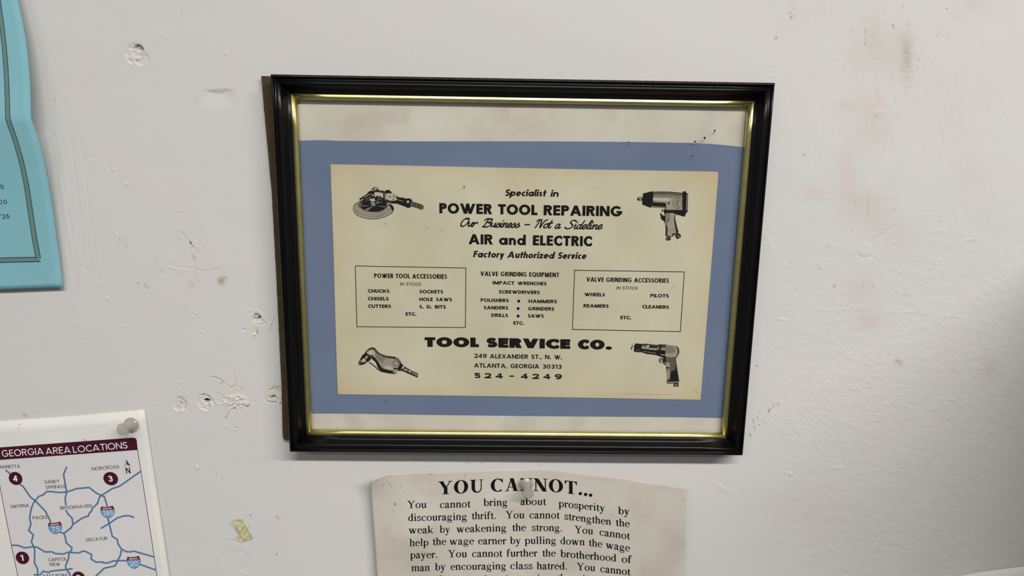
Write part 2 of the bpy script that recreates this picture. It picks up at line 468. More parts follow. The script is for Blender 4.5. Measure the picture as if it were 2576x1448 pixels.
def serif(ch, bold=0, *_):
    """old-style serif letters in em units (x-height .45, caps .67)"""
    S = .158 if bold else .104      # thick stroke
    H = .034 if bold else .040      # thin stroke
    P = []
    W = {'a': .444, 'b': .5, 'c': .444, 'd': .5, 'e': .444, 'f': .333, 'g': .5, 'h': .5, 'i': .278, 'k': .5, 'l': .278, 'm': .778, 'n': .5, 'o': .5, 'p': .5,
         'r': .345, 's': .389, 't': .29, 'u': .5, 'v': .5, 'w': .722, 'y': .5, 'Y': .70, 'O': .76, 'U': .722, 'C': .722, 'A': .72, 'N': .722, 'T': .667, '.': .25, ' ': .25}.get(ch, .5)
    def st(xc, y0, y1, s=None):
        s = s or S
        P.append(R_(xc - s / 2, y0, xc + s / 2, y1))
    def foot(xc, y=0.0, hw=.10, up=1, s=None):
        s = s or S
        P.append(np.array([(xc - hw, y), (xc + hw, y), (xc + hw, y + up * .018), (xc + s / 2, y + up * .045), (xc - s / 2, y + up * .045), (xc - hw, y + up * .018)]))
    def flag(xc, y):
        x = xc - S / 2
        P.append(np.array([(xc + S / 2, y + .012), (x - .062, y - .030), (x - .062, y - .052), (x + .01, y - .060)]))
    def ring(cx, cy, rx, ry, a0=0, a1=360, n=22): P.extend(ell(cx, cy, rx, ry, a0, a1, S * .95, H, n))
    def para(x0, y0, x1, y1, t): P.append(np.array([(x0 - t / 2, y0), (x0 + t / 2, y0), (x1 + t / 2, y1), (x1 - t / 2, y1)]))
    def vpath(pts, ws):
        q = smooth_path(pts, 5)
        w = np.interp(np.linspace(0, len(ws) - 1, len(q)), range(len(ws)), ws)
        P.extend(ribbon(q, w))
    def arch(xa, xb, yb=.0):
        vpath([(xa + S * .3, .36), (xa + .10, .425), (xb - .07, .435), (xb - .005, .375), (xb, .30)], [H, H * 1.3, S * .75, S, S])
        st(xb, yb, .31)
    if ch == 'n': flag(.115, .45); st(.115, 0, .45); foot(.115); arch(.115, .375); foot(.375)
    elif ch == 'm': flag(.115, .45); st(.115, 0, .45); foot(.115); arch(.115, .385); foot(.385); arch(.385, .655); foot(.655)
    elif ch == 'h': flag(.115, .683); st(.115, 0, .683); foot(.115); arch(.115, .375); foot(.375)
    elif ch == 'u':
        flag(.125, .45); flag(.375, .45); st(.125, .12, .45); st(.375, .03, .45)
        vpath([(.125, .13), (.14, .05), (.20, .015), (.28, .03), (.35, .09)], [S, S * .9, S * .7, H * 1.4, H])
        P.append(np.array([(.375 - S / 2, .0), (.375 + S / 2, .035), (.49, .035), (.49, .055), (.375 + S / 2, .06), (.375 - S / 2, .06)]))
    elif ch == 'i': flag(.139, .45); st(.139, 0, .45); foot(.139); P.append(circle(.135, .615, .058))
    elif ch == 'l': flag(.139, .683); st(.139, 0, .683); foot(.139)
    elif ch == 'k': flag(.11, .683); st(.11, 0, .683); foot(.11); para(.15, .17, .40, .43, H * 1.4); para(.40, .02, .21, .25, S * 1.1); foot(.41, 0, .09); foot(.39, .45, .085, -1, H)
    elif ch == 'b': flag(.10, .683); st(.10, .03, .683); ring(.265, .222, .205, .235)
    elif ch == 'p': flag(.11, .45); st(.11, -.217, .44); foot(.11, -.217); ring(.270, .222, .205, .235)
    elif ch == 'd':
        flag(.37, .683); st(.37, .0, .683); ring(.235, .222, .205, .235)
        P.append(np.array([(.37, .0), (.49, .035), (.49, .055), (.37, .06)]))
    elif ch == 'o': ring(.25, .222, .225, .237)
    elif ch == 'c': ring(.24, .222, .215, .237, 62, 318, 18); P.append(circle(.36, .37, .055)); P.append(circle(.38, .1, .02))
    elif ch == 'e': ring(.235, .222, .21, .237, 8, 318, 20); P.append(R_(.07, .258, .42, .258 + H * .9)); P.extend(ell(.235, .222, .21, .237, 0, 60, S * .8, H, 6))
    elif ch == 'a':
        st(.29, .06, .33)
        vpath([(.075, .34), (.11, .42), (.20, .44), (.28, .40), (.29, .31)], [S * .6, H * 1.5, H * 1.5, S * .9, S])
        P.append(circle(.085, .345, .052))
        vpath([(.27, .275), (.15, .225), (.07, .15), (.075, .06), (.14, .02), (.21, .035), (.27, .09)], [H, H * 1.2, S * .8, S, S * .8, H * 1.2, H])
        vpath([(.29, .08), (.31, .02), (.36, .012), (.435, .055)], [S, S * .8, H * 1.3, H * .8])
    elif ch == 'g':
        P.extend(ell(.225, .305, .175, .155, 0, 360, S * .85, H, 20))
        P.append(np.array([(.33, .40), (.47, .43), (.47, .385), (.36, .375)]))
        vpath([(.13, .20), (.08, .13), (.12, .06), (.30, .045), (.42, .0)], [H, H * 1.4, S * .7, S * .9, S * .7])
        P.extend(ell(.235, -.095, .215, .118, 0, 360, H * 1.5, H * 1.2, 20))
    elif ch == 'r': flag(.11, .45); st(.11, 0, .45); foot(.11); vpath([(.14, .34), (.20, .42), (.28, .42)], [H, H * 1.6, S * .8]); P.append(circle(.295, .39, .055))
    elif ch == 's':
        P += pen([(.31, .33), (.29, .40), (.19, .435), (.10, .39), (.09, .31), (.18, .245), (.28, .19), (.33, .12), (.29, .045), (.19, .012), (.09, .05), (.055, .13)], S * .8, H * 1.3)
        P.append(R_(.30, .31, .325, .45)); P.append(R_(.04, 0, .065, .15))
    elif ch == 't': st(.135, .08, .53); P.append(R_(.02, .41, .27, .45)); vpath([(.135, .1), (.145, .03), (.20, .012), (.275, .055)], [S, S * .8, H * 1.5, H]); P.append(np.array([(.02, .42), (.135, .56), (.135, .42)]))
    elif ch == 'f': st(.12, 0, .56); foot(.12); P.append(R_(.02, .41, .31, .45)); vpath([(.12, .54), (.14, .63), (.21, .67), (.29, .65)], [S, S * .8, H * 1.5, S * .5]); P.append(circle(.30, .63, .05))
    elif ch == 'v': para(.245, 0, .11, .44, S * 1.1); para(.26, 0, .385, .44, H * 1.3); foot(.11, .45, .10, -1); foot(.39, .45, .085, -1, H)
    elif ch == 'w':
        para(.225, 0, .10, .44, S * 1.1); para(.24, 0, .365, .44, H * 1.3); para(.47, 0, .345, .44, S * 1.1); para(.49, 0, .61, .44, H * 1.3)
        foot(.10, .45, .095, -1); foot(.345, .45, .08, -1); foot(.62, .45, .08, -1, H)
    elif ch == 'y':
        para(.26, 0, .11, .44, S * 1.1); para(.19, -.13, .395, .44, H * 1.3); foot(.11, .45, .10, -1); foot(.40, .45, .085, -1, H)
        vpath([(.20, -.12), (.14, -.195), (.07, -.19)], [H * 1.3, H * 2, S * .6]); P.append(circle(.065, -.175, .048))
    elif ch == '.': P.append(circle(.125, .05, .078 if bold else .056))
    elif ch == 'Y':
        para(.36, .30, .15, .655, S * 1.12); para(.37, .30, .575, .655, H * 1.5); st(.36, 0, .33, S * 1.05); foot(.36, 0, .17)
        foot(.14, .67, .14, -1); foot(.585, .67, .11, -1, H)
    elif ch == 'O': P.extend(ell(.38, .335, .34, .352, 0, 360, S * 1.15, H, 32))
    elif ch == 'U':
        st(.19, .2, .66, S * 1.02); st(.575, .24, .66, H * 1.3); foot(.19, .67, .155, -1); foot(.575, .67, .10, -1, H)
        P.extend(ell(.383, .25, .383 - .19 + S * .51, .265, 180, 270, S, H * 1.6, 8)); P.extend(ell(.383, .25, .212, .265, 270, 360, H * 1.4, H * 1.6, 8))
    elif ch == 'C': P.extend(ell(.385, .335, .35, .352, 48, 312, S * 1.15, H * 1.2, 24)); P.append(R_(.60, .45, .63, .68)); P.append(np.array([(.61, .60), (.50, .66), (.61, .45)]))
    elif ch == 'A':
        para(.545, .01, .36, .68, S * 1.15); para(.13, .01, .34, .66, H * 1.4); P.append(R_(.20, .2, .50, .2 + H)); foot(.12, 0, .11, 1, H); foot(.56, 0, .155)
    elif ch == 'N':
        st(.14, .01, .66, H * 1.4); st(.60, .0, .66, H * 1.4); para(.57, -.01, .16, .66, S * 1.3); foot(.14, 0, .115, 1, H); foot(.60, .67, .115, -1, H); P.append(R_(.02, .650, .2, .67))
    elif ch == 'T':
        st(.333, 0, .66, S * 1.05); P.append(R_(.04, .635, .627, .67)); foot(.333, 0, .16)
        P.append(np.array([(.04, .67), (.04, .48), (.06, .48), (.14, .64)])); P.append(np.array([(.627, .67), (.627, .48), (.607, .48), (.527, .64)]))
    return P, W


def vp_up(x, y):
    """photo direction of 'up' on the wall at a pixel"""
    return np.array([-(1166.0 - x) / (9338.0 - y), -1.0])


def text(fl, s, x0, x1, base, cap, glyph=sans, wv=.2, wh=.17, gap=.12, sx=1.0, slant=0.0, up=None, space=None, curved=False):
    """set s between x0 and x1 on a baseline given as ((x,y),(x,y),..); cap = height in px of one glyph unit"""
    bx = [p[0] for p in base]; by = [p[1] for p in base]
    def measure(k):
        tot, items = 0.0, []
        for ch in s:
            if ch == ' ' and space is not None: tot += space; continue
            P, w = glyph(ch, wv, wh, k)
            items.append((P, tot)); tot += w + gap
        return tot - gap, items
    if glyph is serif:
        tot, items = measure(1)
        k = (x1 - x0) / (cap * tot)
    else:
        k1, k2 = .4, 2.2
        for _ in range(22):
            km = (k1 + k2) / 2
            tot, items = measure(km)
            if tot * cap < x1 - x0: k1 = km
            else: k2 = km
        k = 1.0
    for P, off in items:
        for g in P:
            gx = x0 + (g[:, 0] + off + (g[:, 1] * slant)) * cap * k
            ax = x0 + (g[:, 0] + off) * cap * k
            y = np.interp(ax, bx, by)
            if ax.min() < bx[0] or ax.max() > bx[-1]:
                sl0 = (by[1] - by[0]) / (bx[1] - bx[0]); sl1 = (by[-1] - by[-2]) / (bx[-1] - bx[-2])
                y = np.where(ax < bx[0], by[0] + (ax - bx[0]) * sl0, np.where(ax > bx[-1], by[-1] + (ax - bx[-1]) * sl1, y))
            u = vp_up(x0, by[0]) if up is None else np.array(up)
            fl.add(np.stack([gx + u[0] * g[:, 1] * cap, y + u[1] * g[:, 1] * cap], 1))

# ------------------------------------------------------------------ the wall: real relief (dents, chips, cracks, roller texture)
def lin(a, b, step):
    return list(np.arange(a, b, step))


def build_wall():
    mm = 0.001
    px = 0.00024
    c0 = unproj(IMG_W / 2, IMG_H / 2, 0)
    def X_at(p): return float(unproj(p, 900.0, 0)[0])
    def Z_at(p): return float(unproj(700.0, p, 0)[2])
    xs = [-1.6, -1.2, -0.9, -0.7, -0.55, -0.46] + lin(X_at(-190), X_at(300), 3 * px) + lin(X_at(300), X_at(405), 1.6 * px) + lin(X_at(405), X_at(425), 2.4 * px) + \
        lin(X_at(425), X_at(722), 1.0 * px) + lin(X_at(722), X_at(1880), 9 * px) + lin(X_at(1880), X_at(2900), 3 * px) + [0.46, .52, .7, .9, 1.2, 1.6]
    zs = [0.7, 0.9, 1.1, 1.22, 1.30, 1.36] + lin(Z_at(1490), Z_at(1100), 2.8 * px) + lin(Z_at(1100), Z_at(780), 1.0 * px) + lin(Z_at(780), Z_at(520), 1.5 * px) + \
        lin(Z_at(520), Z_at(175), 3 * px) + lin(Z_at(175), Z_at(100), 1.6 * px) + lin(Z_at(100), Z_at(-60), 3 * px) + [1.90, 1.96, 2.1, 2.3, 2.6]
    xs = np.unique(np.round(xs, 7)); zs = np.unique(np.round(zs, 7))
    X, Z = np.meshgrid(xs, zs)
    nx, nz = len(xs), len(zs)
    P = np.stack([X, 0 * X, Z], -1).reshape(-1, 3)
    x, y = proj(P)
    h = np.zeros(len(x))                      # mm, positive = out of the wall
    tint = np.ones((len(x), 3))  # stains and dirt, plus shade painted into cracks and holes
    # broad unevenness, roller texture, brush strokes
    h += 0.35 * vnoise(x, y, 420, 380, 1) + 0.10 * vnoise(x, y, 90, 80, 2)
    right = np.clip((x - 1850) / 200, 0, 1)
    low = np.clip((y - 250) / 700, 0.25, 1)
    h += right * low * (0.070 * vnoise(x * .87 + y * .5, y * .87 - x * .5, 15, 9, 3) + 0.048 * vnoise(x * .8 + y * .6, y * .8 - x * .6, 8, 5, 4) + 0.05 * vnoise(x, y, 44, 18, 5))
    h += right * 0.030 * vnoise(x, y, 9, 46, 6) * np.clip(1 - (y - 250) / 500, 0, 1)
    left = 1 - right
    h += left * (0.016 * vnoise(x, y, 16, 14, 7) + 0.03 * vnoise(x, y, 50, 40, 8))
    bz = np.exp(-((x - 195) / 48) ** 2) * np.clip((y - 320) / 60, 0, 1) * np.clip((710 - y) / 40, 0, 1)
    h += bz * 0.11 * vnoise(x - (y - 350) * .13, y, 6, 300, 9)
    bz2 = np.clip((x - 60) / 40, 0, 1) * np.clip((150 + (y - 300) * .2 - x) / 30, 0, 1) * np.clip((y - 330) / 60, 0, 1) * np.clip((760 - y) / 60, 0, 1)
    h += bz2 * 0.12 * vnoise(x - (y - 350) * .19, y, 5, 260, 10)

    def near(x0, y0, x1, y1):
        return np.where((x > x0) & (x < x1) & (y > y0) & (y < y1))[0]

    def seg(ii, pts):
        """distance and signed side to a polyline"""
        best = np.full(len(ii), 1e9); sign = np.zeros(len(ii))
        px_, py_ = x[ii], y[ii]
        for (ax, ay), (bx, by) in zip(pts[:-1], pts[1:]):
            dx, dy = bx - ax, by - ay
            L2 = dx * dx + dy * dy + 1e-9
            t = np.clip(((px_ - ax) * dx + (py_ - ay) * dy) / L2, 0, 1)
            qx, qy = px_ - ax - t * dx, py_ - ay - t * dy
            d = np.hypot(qx, qy)
            s = np.sign(dx * qy - dy * qx)
            m = d < best
            best[m] = d[m]; sign[m] = s[m]
        return best, sign

    def bbox(pts, m):
        a = np.array(pts)
        return near(a[:, 0].min() - m, a[:, 1].min() - m, a[:, 0].max() + m, a[:, 1].max() + m)

    def crack(pts, w=1.1, depth=.5, dark=.55):
        ii = bbox(pts, 4 * w + 2)
        d, _ = seg(ii, pts)
        d = d + .5 * vnoise(x[ii], y[ii], 5, 5, 211) * min(w, 1.4)
        g = np.exp(-(d / (w * .88)) ** 2) * (.62 + .5 * vnoise(x[ii], y[ii], 8, 8, 212))
        L_ = sum(math.hypot(b[0] - a[0], b[1] - a[1]) for a, b in zip(pts[:-1], pts[1:]))
        for e in (pts[0], pts[-1]):
            g = g * np.clip(.25 + np.hypot(x[ii] - e[0], y[ii] - e[1]) / max(2.0, .3 * L_), 0, 1)
        h[ii] -= 1.3 * depth * g
        tint[ii] *= np.clip(1 - 1.3 * (1 - dark) * g, .02, 1)[:, None]  # dirt in the crack together with its painted-in shade

    def step(pts, w=4, amp=.12):
        """paint edge: one side of the line stands proud"""
        ii = bbox(pts, 4 * w)
        d, s = seg(ii, pts)
        h[ii] += .8 * amp * (.7 + .6 * vnoise(x[ii], y[ii], 9, 9, 213)) * s * (d / w) * np.exp(-(d / w) ** 2) * 2.3

    def ridge(pts, w=2, amp=.12):
        ii = bbox(pts, 4 * w)
        d, s = seg(ii, pts)
        d = np.abs(d + .5 * w * vnoise(x[ii], y[ii], 7, 7, 214))
        L_ = sum(math.hypot(b[0] - a[0], b[1] - a[1]) for a, b in zip(pts[:-1], pts[1:]))
        k = np.clip(.1 + np.minimum(np.hypot(x[ii] - pts[0][0], y[ii] - pts[0][1]), np.hypot(x[ii] - pts[-1][0], y[ii] - pts[-1][1])) / max(3.0, .35 * L_), 0, 1)
        h[ii] += .72 * amp * k * np.clip(.75 + .8 * vnoise(x[ii], y[ii], 10, 10, 215), 0, 2) * np.exp(-(d / (.8 * w)) ** 2)

    def bump(cx, cy, rx, ry=None, amp=.2, col=None, k=1.0, ang=0):
        ry = rx if ry is None else ry
        r = max(rx, ry) * 2.6
        ii = near(cx - r, cy - r, cx + r, cy + r)
        c, s = math.cos(ang), math.sin(ang)
        u, v = x[ii] - cx, y[ii] - cy
        u, v = (u * c + v * s) / rx, (-u * s + v * c) / ry
        g = np.exp(-(u * u + v * v))
        h[ii] += amp * g
        if col is not None:
            tint[ii] *= 1 - g[:, None] * k * (1 - np.array(col))

    def flake(poly, amp, soft=1.6, rough=0.0, rs=4, seed=20, col=None):
        """area inside poly raised or sunk with a crisp broken edge"""
        poly = [tuple(p) for p in smooth_path(poly, 3, True)]
        ii = bbox(poly, 6)
        px_, py_ = x[ii], y[ii]
        inside = np.zeros(len(ii), bool)
        n = len(poly)
        for k in range(n):
            (ax, ay), (bx, by) = poly[k - 1], poly[k]
            c = ((ay > py_) != (by > py_)) & (px_ < (bx - ax) * (py_ - ay) / (by - ay + 1e-12) + ax)
            inside ^= c
        d, _ = seg(ii, poly + [poly[0]])
        d = d + 1.2 * vnoise(px_, py_, 5, 5, seed + 3)
        sd = np.where(inside, d, -d)
        m = 1 / (1 + np.exp(-np.clip(sd / soft * 2.5, -30, 30)))
        h[ii] += amp * m
        if rough: h[ii] += rough * m * (.7 * vnoise(px_, py_, rs * 1.9, rs * 1.1, seed) + .55 * (1 - 2.4 * np.abs(vnoise(px_, py_, rs * 1.5, rs, seed + 1))) + .28 * vnoise(px_, py_, rs * .45, rs * .4, seed + 2))
        if col is not None: tint[ii] *= 1 - m[:, None] * (1 - np.array(col))

    PLAS = (1.02, 1.01, .97)
    # top left chipped patch
    flake([(316, 136), (322, 120), (332, 111), (347, 112), (358, 118), (364, 132), (372, 142), (375, 152), (366, 161), (352, 163), (340, 157), (330, 160), (320, 150)], -.45, 1.8, .30, 6, 31, PLAS)
    flake([(334, 122), (343, 113), (354, 116), (361, 127), (352, 126), (342, 122)], -1.5, 1.6, .3, 4, 32, (.55, .53, .52))
    crack([(355, 128), (357, 134), (355, 140)], .8, .8, .15); crack([(345, 136), (352, 140), (356, 141)], .8, .4, .7)
    crack([(340, 150), (345, 155), (352, 153)], 1.2, .5, .6); step([(331, 165), (327, 176), (322, 188)], 4, -.08); step([(370, 160), (373, 175)], 4, .06)
    # thumb-shaped dent beside the frame
    ii = near(490, 200, 610, 300)
    d = np.hypot((x[ii] - 551) / 34, (y[ii] - 246) / 30)
    h[ii] -= .9 * np.exp(-d ** 4) * np.clip((y[ii] - 224 - 4 * np.cos((x[ii] - 548) / 20)) / 5, 0, 1) * np.clip((285 - y[ii]) / 50, 0, 1)
    crack([(519, 231), (535, 229), (550, 226), (566, 226), (578, 228)], 1.8, .45, .82)
    for cx, cy, r, a in [(192, 19, 3, -.3), (123, 26, 3, -.2), (408, 89, 3, .35), (568, 135, 4, .3), (190, 248, 3, -.3), (187, 270, 3, -.25), (286, 426, 4, .35), (320, 463, 5, .35), (398, 340, 3, -.2),
                         (270, 750, 4, .4), (493, 787, 3, .35), (484, 795, 3, .3), (510, 835, 3, .35), (612, 829, 4, -.4), (312, 820, 3, .25), (62, 943, 3, .25), (455, 962, 4, .3), (1988, 1191, 5, .55), (2206, 912, 3, .2),
                         (2088, 480, 4, .25), (2024, 386, 3, -.3), (2250, 1445, 5, .25), (2470, 1193, 4, -.25), (2311, 1364, 4, -.3), (537, 1196, 4, -.15), (495, 1174, 4, .35), (2080, 1155, 4, .3), (1870, 1085, 3, .2)]:
        bump(cx, cy, r, r * .8, a)
    step([(226, 190), (228, 200), (227, 213)], 3, .15); step([(221, 204), (228, 213), (233, 204)], 3, .12)
    crack([(138, 223), (136, 235), (138, 262)], 1.5, .3, .8); crack([(453, 20), (458, 60), (461, 118)], 1.2, .08, .93); crack([(306, 0), (312, 90)], 1.2, .06, .96)
    crack([(312, 200), (306, 260)], 1.2, .06, .95); crack([(492, 243), (494, 258)], 1.2, .15, .8)
    ridge([(258, 392), (264, 420), (272, 438), (277, 446)], 2, .22); step([(225, 398), (240, 400), (258, 392)], 4, .1)
    ridge([(130, 335), (145, 370), (160, 480), (190, 640)], 2, .12); ridge([(165, 480), (185, 560), (192, 690)], 1.6, .10); step([(120, 330), (137, 350), (152, 420), (158, 480)], 5, .12)
    step([(195, 678), (212, 674), (222, 688)], 4, .12); ridge([(230, 715), (260, 722)], 2, .1)
    # hooked blob and swirling trowel marks
    ridge([(288, 571), (291, 590), (297, 606), (300, 612)], 2.2, .35); ridge([(300, 606), (308, 600), (316, 606), (323, 626)], 3, .6); crack([(298, 612), (299, 600), (308, 597), (317, 605), (323, 622)], 1.0, .3, .7)
    crack([(430, 538), (448, 533), (466, 535), (482, 545), (496, 562), (505, 583), (508, 610)], 1.4, .16, .84); step([(470, 536), (486, 545), (500, 565), (508, 590), (509, 630)], 4, .10)
    crack([(428, 582), (446, 580), (460, 586), (470, 598)], 1.3, .14, .86)
    crack([(462, 591), (474, 604), (480, 614), (489, 624), (497, 634)], 1.1, .5, .5); bump(479, 612, 2.2, 4, -.9, (.25, .22, .2), 1, .3)
    crack([(497, 634), (503, 626)], 1.0, .25, .75); crack([(480, 620), (483, 638), (484, 645), (489, 657), (492, 640)], 1.1, .45, .5)
    crack([(488, 658), (491, 672), (497, 677), (510, 680), (522, 681), (537, 678), (552, 672), (562, 684), (565, 700)], 1.2, .2, .78)
    crack([(491, 672), (491, 700)], 1.2, .12, .85); crack([(491, 672), (470, 684), (440, 692), (425, 694), (408, 685), (394, 660), (392, 645)], 1.6, .14, .88)
    step([(425, 668), (450, 675), (480, 678), (488, 676)], 4, .15); step([(593, 670), (604, 674), (605, 690)], 3, .08)
    crack([(491, 700), (500, 708), (508, 722)], 1.2, .1, .88)
    bump(557, 706, 9, 10, 0, (.56, .54, .44), 1, .5); crack([(562, 699), (567, 697), (574, 700)], 1.2, .2, .55); bump(482, 716, 9, 12, 0, (.90, .90, .88), 1)
    for cx, cy, r in [(347, 712, 2.0), (365, 714, 1.6), (367, 720, 1.8), (372, 724, 1.6), (397, 630, 1.2), (696, 1394, 2.2), (631, 1296, 1.6), (545, 1192, 1.3), (627, 1324, 1.6), (579, 1319, 1.4), (630, 1294, 1.5), (697, 1300, 1.4)]:
        bump(cx, cy, r, r, 0, (.35, .32, .3), 1)
    for a, b in [((133, 812), (141, 820)), ((126, 826), (131, 829)), ((186, 809), (194, 812)), ((198, 814), (203, 816)), ((206, 846), (214, 850))]:
        ridge([a, b], 2.2, .4)
    # hole with a dark slit, loose plaster below
    flake([(639, 793), (644, 787), (655, 793), (664, 806), (671, 813), (658, 816), (652, 824), (647, 842), (640, 846), (634, 838), (637, 822), (635, 800)], -.35, 1.4, .36, 5, 41, PLAS)
    flake([(637, 800), (643, 789), (654, 796), (652, 803), (640, 804)], -1.0, 1.2, .2, 4, 42, (.75, .73, .7))
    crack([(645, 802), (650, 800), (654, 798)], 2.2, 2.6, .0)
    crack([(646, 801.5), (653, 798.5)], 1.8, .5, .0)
    crack([(637, 798), (643, 788), (653, 794)], 1.1, .5, .45); crack([(657, 801), (664, 808), (671, 814)], 1.0, .4, .6); bump(641, 842, 4, 5, .8); crack([(634, 836), (640, 845), (646, 841), (647, 828)], 1.2, .7, .45)
    crack([(700, 793), (689, 803), (684, 815), (680, 830), (677, 840)], 1.1, .35, .55); step([(630, 775), (650, 778), (664, 790), (672, 806)], 5, .14); ridge([(612, 828), (618, 830)], 1.8, -.4)
    # line of old screw holes
    flake([(437, 1010), (443, 1001), (455, 998), (466, 1004), (470, 1016), (468, 1027), (456, 1030), (445, 1033), (438, 1024)], -.5, 1.8, .30, 5, 51, PLAS)
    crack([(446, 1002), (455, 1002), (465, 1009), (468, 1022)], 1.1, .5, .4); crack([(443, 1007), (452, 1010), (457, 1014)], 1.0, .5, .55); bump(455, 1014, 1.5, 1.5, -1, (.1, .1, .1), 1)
    bump(447, 1024, 6, 4, -.4, (.86, .85, .84), 1, .6)
    for r_, a_ in ((22, .16), (27, -.1)):
        ridge([(453 + r_ * math.cos(t), 1014 + r_ * .95 * math.sin(t)) for t in np.linspace(.6, 3.0, 10)], 2, a_)
    flake([(497, 1003), (503, 994), (514, 991), (527, 996), (537, 1008), (538, 1018), (528, 1030), (518, 1032), (505, 1026), (498, 1016)], -.5, 1.8, .32, 5, 52, PLAS)
    crack([(498, 999), (503, 994), (513, 992), (524, 996), (533, 1006)], 1.2, .5, .5)
    flake([(512, 1006), (516, 1003), (522, 1003), (527, 1006), (523, 1010), (516, 1010)], -3.5, 1.0, .8, 3, 53, (.04, .035, .03))  # near-black colour paints in the shade of the open hole
    ridge([(498, 1018), (508, 1030), (519, 1034), (530, 1030)], 2.2, .35)
    bump(531, 1018, 4, 5, .7); bump(545, 1013, 4, 3, .5)
    flake([(575, 975), (590, 970), (606, 978), (612, 992), (600, 1000), (578, 998), (568, 990)], .10, 3.0, .05, 8, 56, PLAS)
    flake([(562, 996), (580, 990), (604, 992), (620, 1000), (630, 1010), (620, 1022), (604, 1024), (590, 1029), (576, 1026), (562, 1016)], .25, 2.0, .42, 6, 54, PLAS)
    flake([(564, 1000), (572, 997), (574, 1008), (568, 1014)], -.5, 1.5, .1, 5, 57, PLAS)
    crack([(590, 940), (592, 955), (593, 968), (585, 972), (578, 974), (570, 967), (562, 960), (553, 953), (540, 948), (522, 949)], 1.2, .5, .5)
    crack([(562, 960), (558, 965), (553, 963)], 1.0, .3, .7); crack([(540, 988), (550, 989), (560, 994), (565, 992)], 1.1, .3, .68)
    crack([(593, 968), (605, 974), (612, 962), (622, 946)], 1.0, .15, .85); crack([(602, 985), (605, 976), (614, 984)], 1.1, .3, .7)
    crack([(563, 1014), (570, 1018), (580, 1020), (588, 1016)], 1.6, .7, .55); crack([(576, 1024), (583, 1029), (590, 1027), (597, 1019), (609, 1018), (622, 1024), (630, 1010)], 1.3, .7, .52)
    crack([(587, 1008), (595, 1009), (606, 1004)], 1.6, .6, .6); crack([(576, 1030), (573, 1042), (568, 1051), (558, 1055)], 1.1, .35, .65)
    crack([(588, 1074), (598, 1077)], 1.4, .5, .6); ridge([(560, 1066), (572, 1074), (588, 1080), (598, 1078)], 2.4, .35); step([(600, 1030), (606, 1040), (600, 1048)], 3, .2)
    step([(620, 1006), (640, 1008), (660, 1004), (670, 1006)], 3, -.06); step([(540, 1016), (560, 1013)], 3, .2)
    flake([(666, 990), (674, 980), (686, 976), (700, 974), (712, 980), (714, 1006), (700, 1010), (684, 1012), (670, 1010), (665, 1002)], -.4, 1.8, .26, 6, 55, PLAS)
    crack([(680, 1001), (688, 997), (694, 1000)], 2.4, 1.4, .3); crack([(683, 981), (688, 970), (700, 972), (708, 970)], 1.1, .5, .5); crack([(694, 972), (699, 980), (706, 977)], 1.3, .6, .5)
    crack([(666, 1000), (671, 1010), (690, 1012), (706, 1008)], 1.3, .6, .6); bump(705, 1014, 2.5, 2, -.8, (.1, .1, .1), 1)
    for k in range(4):
        ridge([(628 + 6 * k, 975 + 3 * k), (645 + 5 * k, 960 + 3 * k), (668 + 4 * k, 951 + 4 * k), (695, 951 + 5 * k)], 2.0, .06)
    crack([(430, 1017), (390, 1020), (330, 1017), (250, 1010)], 1.3, .03, .96)
    # lower left, around the tape
    flake([(560, 1395), (575, 1385), (600, 1383), (622, 1392), (632, 1415), (622, 1440), (600, 1436), (580, 1440), (562, 1425)], -.14, 2.2, .05, 8, 61)
    ridge([(560, 1428), (578, 1438), (598, 1434), (622, 1444), (630, 1440)], 2.4, .22); crack([(568, 1361), (580, 1357), (592, 1360), (604, 1365)], 1.5, .25, .80)
    crack([(549, 1310), (547, 1330), (551, 1340)], 1.3, .15, .88); step([(493, 1168), (497, 1178), (500, 1172)], 3, .3); bump(700, 1302, 8, 5, 0, (.9, .86, .84), 1)
    step([(440, 1388), (500, 1360), (545, 1335)], 4, .06); bump(60, 1043, 3, 6, 0, (.75, .66, .6), 1); bump(68, 1046, 4, 3, 0, (.8, .72, .66), 1)
    # right of the frame: stains, scars and cracks
    for cx, cy, rx, ry, col in [(2283, 150, 13, 60, (.885, .875, .83)), (2278, 120, 12, 34, (.90, .89, .84)), (2240, 130, 62, 80, (.955, .935, .905)), (2196, 85, 24, 55, (.955, .92, .89)), (2150, 140, 30, 70, (.975, .955, .935)),
                                (2190, 262, 42, 34, (.975, .93, .905)), (2200, 330, 46, 48, (.955, .935, .895)), (2125, 265, 18, 16, (.96, .925, .89)), (2130, 440, 30, 70, (.965, .925, .91)),
                                (2170, 505, 60, 34, (.955, .905, .875)), (2050, 485, 30, 22, (.97, .93, .905)), (2200, 560, 50, 36, (.97, .93, .905)), (2165, 730, 45, 42, (.965, .93, .905)), (2185, 805, 44, 30, (.955, .915, .885)),
                                (2040, 30, 120, 60, (.975, .965, .955)), (2270, 610, 60, 40, (.965, .965, .94)), (2262, 912, 13, 9, (.90, .88, .84)), (2490, 930, 30, 40, (.945, .925, .895)), (2450, 10, 40, 25, (.96, .93, .895)),
                                (2450, 430, 60, 80, (.985, .965, .955)), (2050, 1290, 120, 90, (.97, .95, .94)), (2400, 250, 70, 90, (.985, .965, .95))]:
        bump(cx, cy, rx, ry, 0, col, 1)
    st = np.exp(-((x - 2283) / 24) ** 2 - ((y - 150) / 62) ** 2)
    h += st * .10 * vnoise(x, y, 5, 3, 70)
    tint *= (1 - .10 * np.clip(st * 1.6 * (vnoise(x, y, 16, 3.5, 71) + .1), 0, 1))[:, None]
